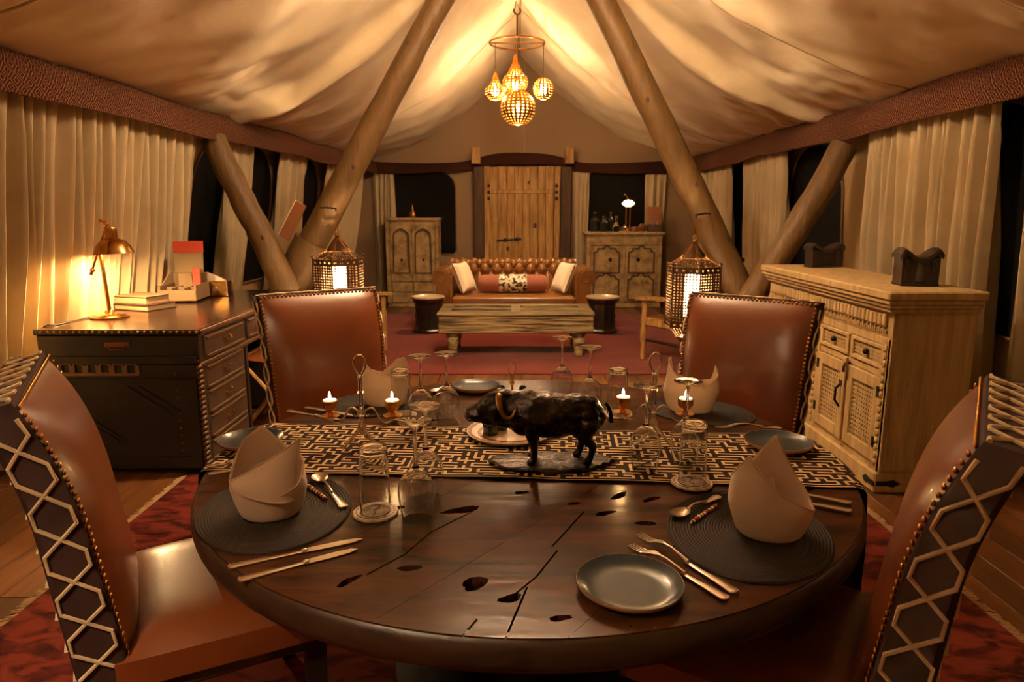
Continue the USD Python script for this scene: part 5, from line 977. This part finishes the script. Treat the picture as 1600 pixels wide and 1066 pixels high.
# ================================================================ LAMPS
def tent_lantern(label, loc, top):
    t = thing('moroccan_lantern', label, 'lantern', loc); n_ = 6; ang = lambda k: k*2*math.pi/n_+math.pi/2
    def ring(r_, z): return [np.array([r_*math.cos(ang(k)), r_*math.sin(ang(k)), z]) for k in range(n_)]
    def tier(r0, z0, r1, z1, nu, nv, hole, nm):
        a, b = ring(r0, z0), ring(r1, z1)
        for k in range(n_):
            k2 = (k+1) % n_; U, V_ = np.meshgrid(np.linspace(0, 1, nu+1), np.linspace(0, 1, nv+1), indexing='ij'); P = ((1-U)*(1-V_))[..., None]*a[k]+(U*(1-V_))[..., None]*a[k2]+((1-U)*V_)[..., None]*b[k]+(U*V_)[..., None]*b[k2]
            part(t, nm, perf(P, hole), 'darkmetal', smooth=False)
    H0, H1 = -.21, .185; R_ = .215
    tier(R_, H0, R_, H1, 8, 17, .6, 'body_panel'); tier(R_*.98, H1+.045, .105, .30, 8, 5, .6, 'roof_panel'); tier(.13, -.345, R_*.98, H0-.045, 8, 5, .6, 'lower_panel')
    for z, h_ in ((H1, .045), (H0-.045, .045)):
        a, b = ring(R_*1.0, z), ring(R_*1.0, z+h_)
        for k in range(n_):
            k2 = (k+1) % n_; U, V_ = np.meshgrid(np.linspace(0, 1, 5), np.linspace(0, 1, 2), indexing='ij'); part(t, 'gallery', perf(((1-U)*(1-V_))[..., None]*a[k]+(U*(1-V_))[..., None]*a[k2]+((1-U)*V_)[..., None]*b[k]+(U*V_)[..., None]*b[k2], .5), 'darkmetal', smooth=False)
    for k in range(n_):
        a = ring(R_+.003, 0)[k]; part(t, 'corner_rod', cat(tube([(a[0], a[1], H0-.05), (a[0], a[1], H1+.055)], .0075, 6), ball(.014, (a[0], a[1], H1+.068), sub=1)), 'darkmetal')
        a2, b2 = ring(.108, .30)[k], ring(.02, .405)[k]; part(t, 'cone_rib', tube([ring(R_, H1+.05)[k], a2, b2], .005, 6), 'brass')
    part(t, 'cone', lathe([(.10, .301), (.018, .405), (.018, .415), (0, .42)], 6), 'darkmetal', smooth=False); part(t, 'tip', lathe([(.13, -.346), (.035, -.44), (.012, -.455), (0, -.475)], 6), 'darkmetal', smooth=False)
    part(t, 'finial', cat(ball(.02, (0, 0, .43)), tube([(.018*math.cos(q), 0, .462+.018*math.sin(q)) for q in np.linspace(0, 6.28, 13)], .004, 6)), 'brass')
    part(t, 'glow_liner', lathe([(R_*.28, H0+.02), (R_*.28, H1-.01)], 24), 'frosted', 'frosted inner liner placed to give the bright core', smooth=True)  # inner liner placed around the bulbs to give a bright core
    part(t, 'bulb', cat(ball(.034, (0, 0, .045)), ball(.034, (0, 0, -.10))), 'bulb_lantern', 'lit bulb')
    hz = top[2]-loc[2]; hx, hy = top[0]-loc[0], top[1]-loc[1]
    L_ = []; k = int((hz-.485)/.032)
    for i in range(max(k, 1)):
        z = .492+i*.032; q = np.linspace(0, 2*np.pi, 11); c = np.stack([.009*np.cos(q), 0*q, z+.018*np.sin(q)], 1); L_.append(mv(tube(c, .003, 5), rz=(i % 2)*1.57))
    part(t, 'chain', L_, 'brass', kind='stuff'); part(t, 'bracket', tube([(hx, hy, hz+.03), (hx*.5, hy*.5, hz+.03), (0, 0, hz+.02), (0, 0, hz-.005)], .008, 6), 'iron', 'iron hook on the pole'); return t
def on_pole(P, z): 
    i = np.argmin(np.abs(P[:, 2]-z)); return P[i]
tent_lantern('large pierced metal lantern glowing beside the left pole', (-1.485, 5.86, .87), (-1.66, YP-.08, 1.50)); tent_lantern('large pierced metal lantern glowing beside the right pole', (1.475, 5.56, .83), (1.68, YP-.22, 1.45))

# chandeliers: a hoop with four pierced brass pendants; one in view, its twin unseen above the view, placed to light the table and curtains
def chandelier(label, CH, dz, dh, bulb):
    t = thing('pendant_chandelier', label, 'chandelier', (CH[0], CH[1], dz)); H = lambda L: [(x, y, z-dh) for x, y, z in L]
    part(t, 'hook', cat(tube(catmull(H([(.03, 0, 3.80), (.035, 0, 3.77), (0, 0, 3.745), (-.035, 0, 3.775), (-.03, 0, 3.80)]), 16), .010, 8), tube([(0, 0, 3.745-dh), (0, 0, 3.44)], .011, 8)), 'darkmetal'); part(t, 'ceiling_strap', tube(H([(.03, 0, 3.80), (0, 0, 3.86), (-.03, 0, 3.80), (0, 0, 3.95)]), .006, 6), 'darkmetal')
    q = np.linspace(0, 2*np.pi, 49); part(t, 'hoop', tube(np.stack([.325*np.cos(q), .325*np.sin(q), 0*q+3.435], 1), .011, 8, cap=False), 'brass')
    part(t, 'crossbar', cat(tube([(-.325, 0, 3.435), (.325, 0, 3.435)], .008, 6), tube([(0, -.325, 3.435), (0, .325, 3.435)], .008, 6)), 'brass')
    def pendant(x, y, prof, nu, hole, bz, n_rows):
        p = np.array(prof, float); s = np.r_[0, np.cumsum(np.hypot(*np.diff(p, axis=0).T))]; k = np.linspace(0, s[-1], n_rows+1); r_, z = np.interp(k, s, p[:, 0]), np.interp(k, s, p[:, 1]); a = np.arange(nu+1)*2*np.pi/nu
        C = np.stack([r_[:, None]*np.cos(a)+x, r_[:, None]*np.sin(a)+y, np.broadcast_to(z[:, None], (n_rows+1, nu+1))], -1)
        pn = part(t, 'pendant', perf(C, hole), 'filigree', 'pierced brass pendant shade', smooth=False); part(pn, 'rim', cat(*[tube(np.stack([rr*np.cos(q)+x, rr*np.sin(q)+y, 0*q+zz], 1), .005, 6, cap=False) for rr, zz in ((p[0, 0], p[0, 1]), (p[len(p)//2, 0]+.002, p[len(p)//2, 1]))]), 'brass')
        part(pn, 'bulb', ball(.036, (x, y, bz), (1, 1, 1.4)), bulb, 'lit bulb'); zt = p[-1, 1]; part(pn, 'cord', tube([(x, y, bz+.04), (x, y, zt), (x, y, 3.435)], .0045, 6), 'darkmetal')
    g = np.linspace(-1.12, 1.35, 12); pendant(.01, -.12, [(.205*math.cos(a), 2.69+.205*math.sin(a)) for a in g], 22, .55, 2.70, 14)
    pendant(-.02, .1, [(.09, 2.90), (.125, 2.93), (.152, 2.99), (.155, 3.04), (.13, 3.08), (.085, 3.13), (.05, 3.2), (.03, 3.28), (.012, 3.33)], 20, .55, 2.98, 16)
    pendant(-.255, -.02, [(.07, 2.80), (.105, 2.835), (.13, 2.88), (.12, 2.92), (.07, 2.96), (.045, 3.0), (.03, 3.06), (.012, 3.10)], 18, .55, 2.88, 12)
    g = np.linspace(-1.05, 1.3, 10); pendant(.31, .02, [(.12*math.cos(a), 2.925+.13*math.sin(a)) for a in g], 16, .55, 2.91, 10)
    return t
chandelier('brass hoop chandelier with four pierced glowing pendants under the ridge at the far end', (.06, 8.5, 0), 0., 0., 'bulb_chandelier')
chandelier('unseen twin of the hoop chandelier, out of view, placed to light the table and near ceiling', (.05, 4.1, 0), .28, .25, 'bulb_unseen_twin')
t = thing('leather_panel', 'small tan leather panel lashed to the left pole above the lantern', 'panel', (-1.92, YP-.03, 1.42)); part(t, 'board', mv(bx(-.05, .05, -.012, .012, -.17, .17, .006), ry=.52), 'copper'); part(t, 'edge_strip', mv(bx(-.058, -.05, -.014, .014, -.17, .17, .003), ry=.52), 'cushion')
t = thing('unseen_pendant_lamp', 'unseen frosted pendant lamp, out of view beside the camera, placed to light the near chairs and ceiling', 'lamp', (-1.2, .05, 0)); part(t, 'shade', lathe([(.10, 2.35), (.19, 2.40), (.22, 2.50), (.19, 2.60), (.10, 2.66), (.03, 2.68)], 32), 'frosted', smooth=50); part(t, 'bulb', ball(.05, (0, 0, 2.50)), 'bulb_unseen_pendant', 'lit bulb'); part(t, 'cord', tube([(0, 0, 2.68), (0, 0, 3.25)], .006, 6), 'darkmetal')  # unseen lamp, placed to light the near chairs, napkins and left ceiling
# lights for now
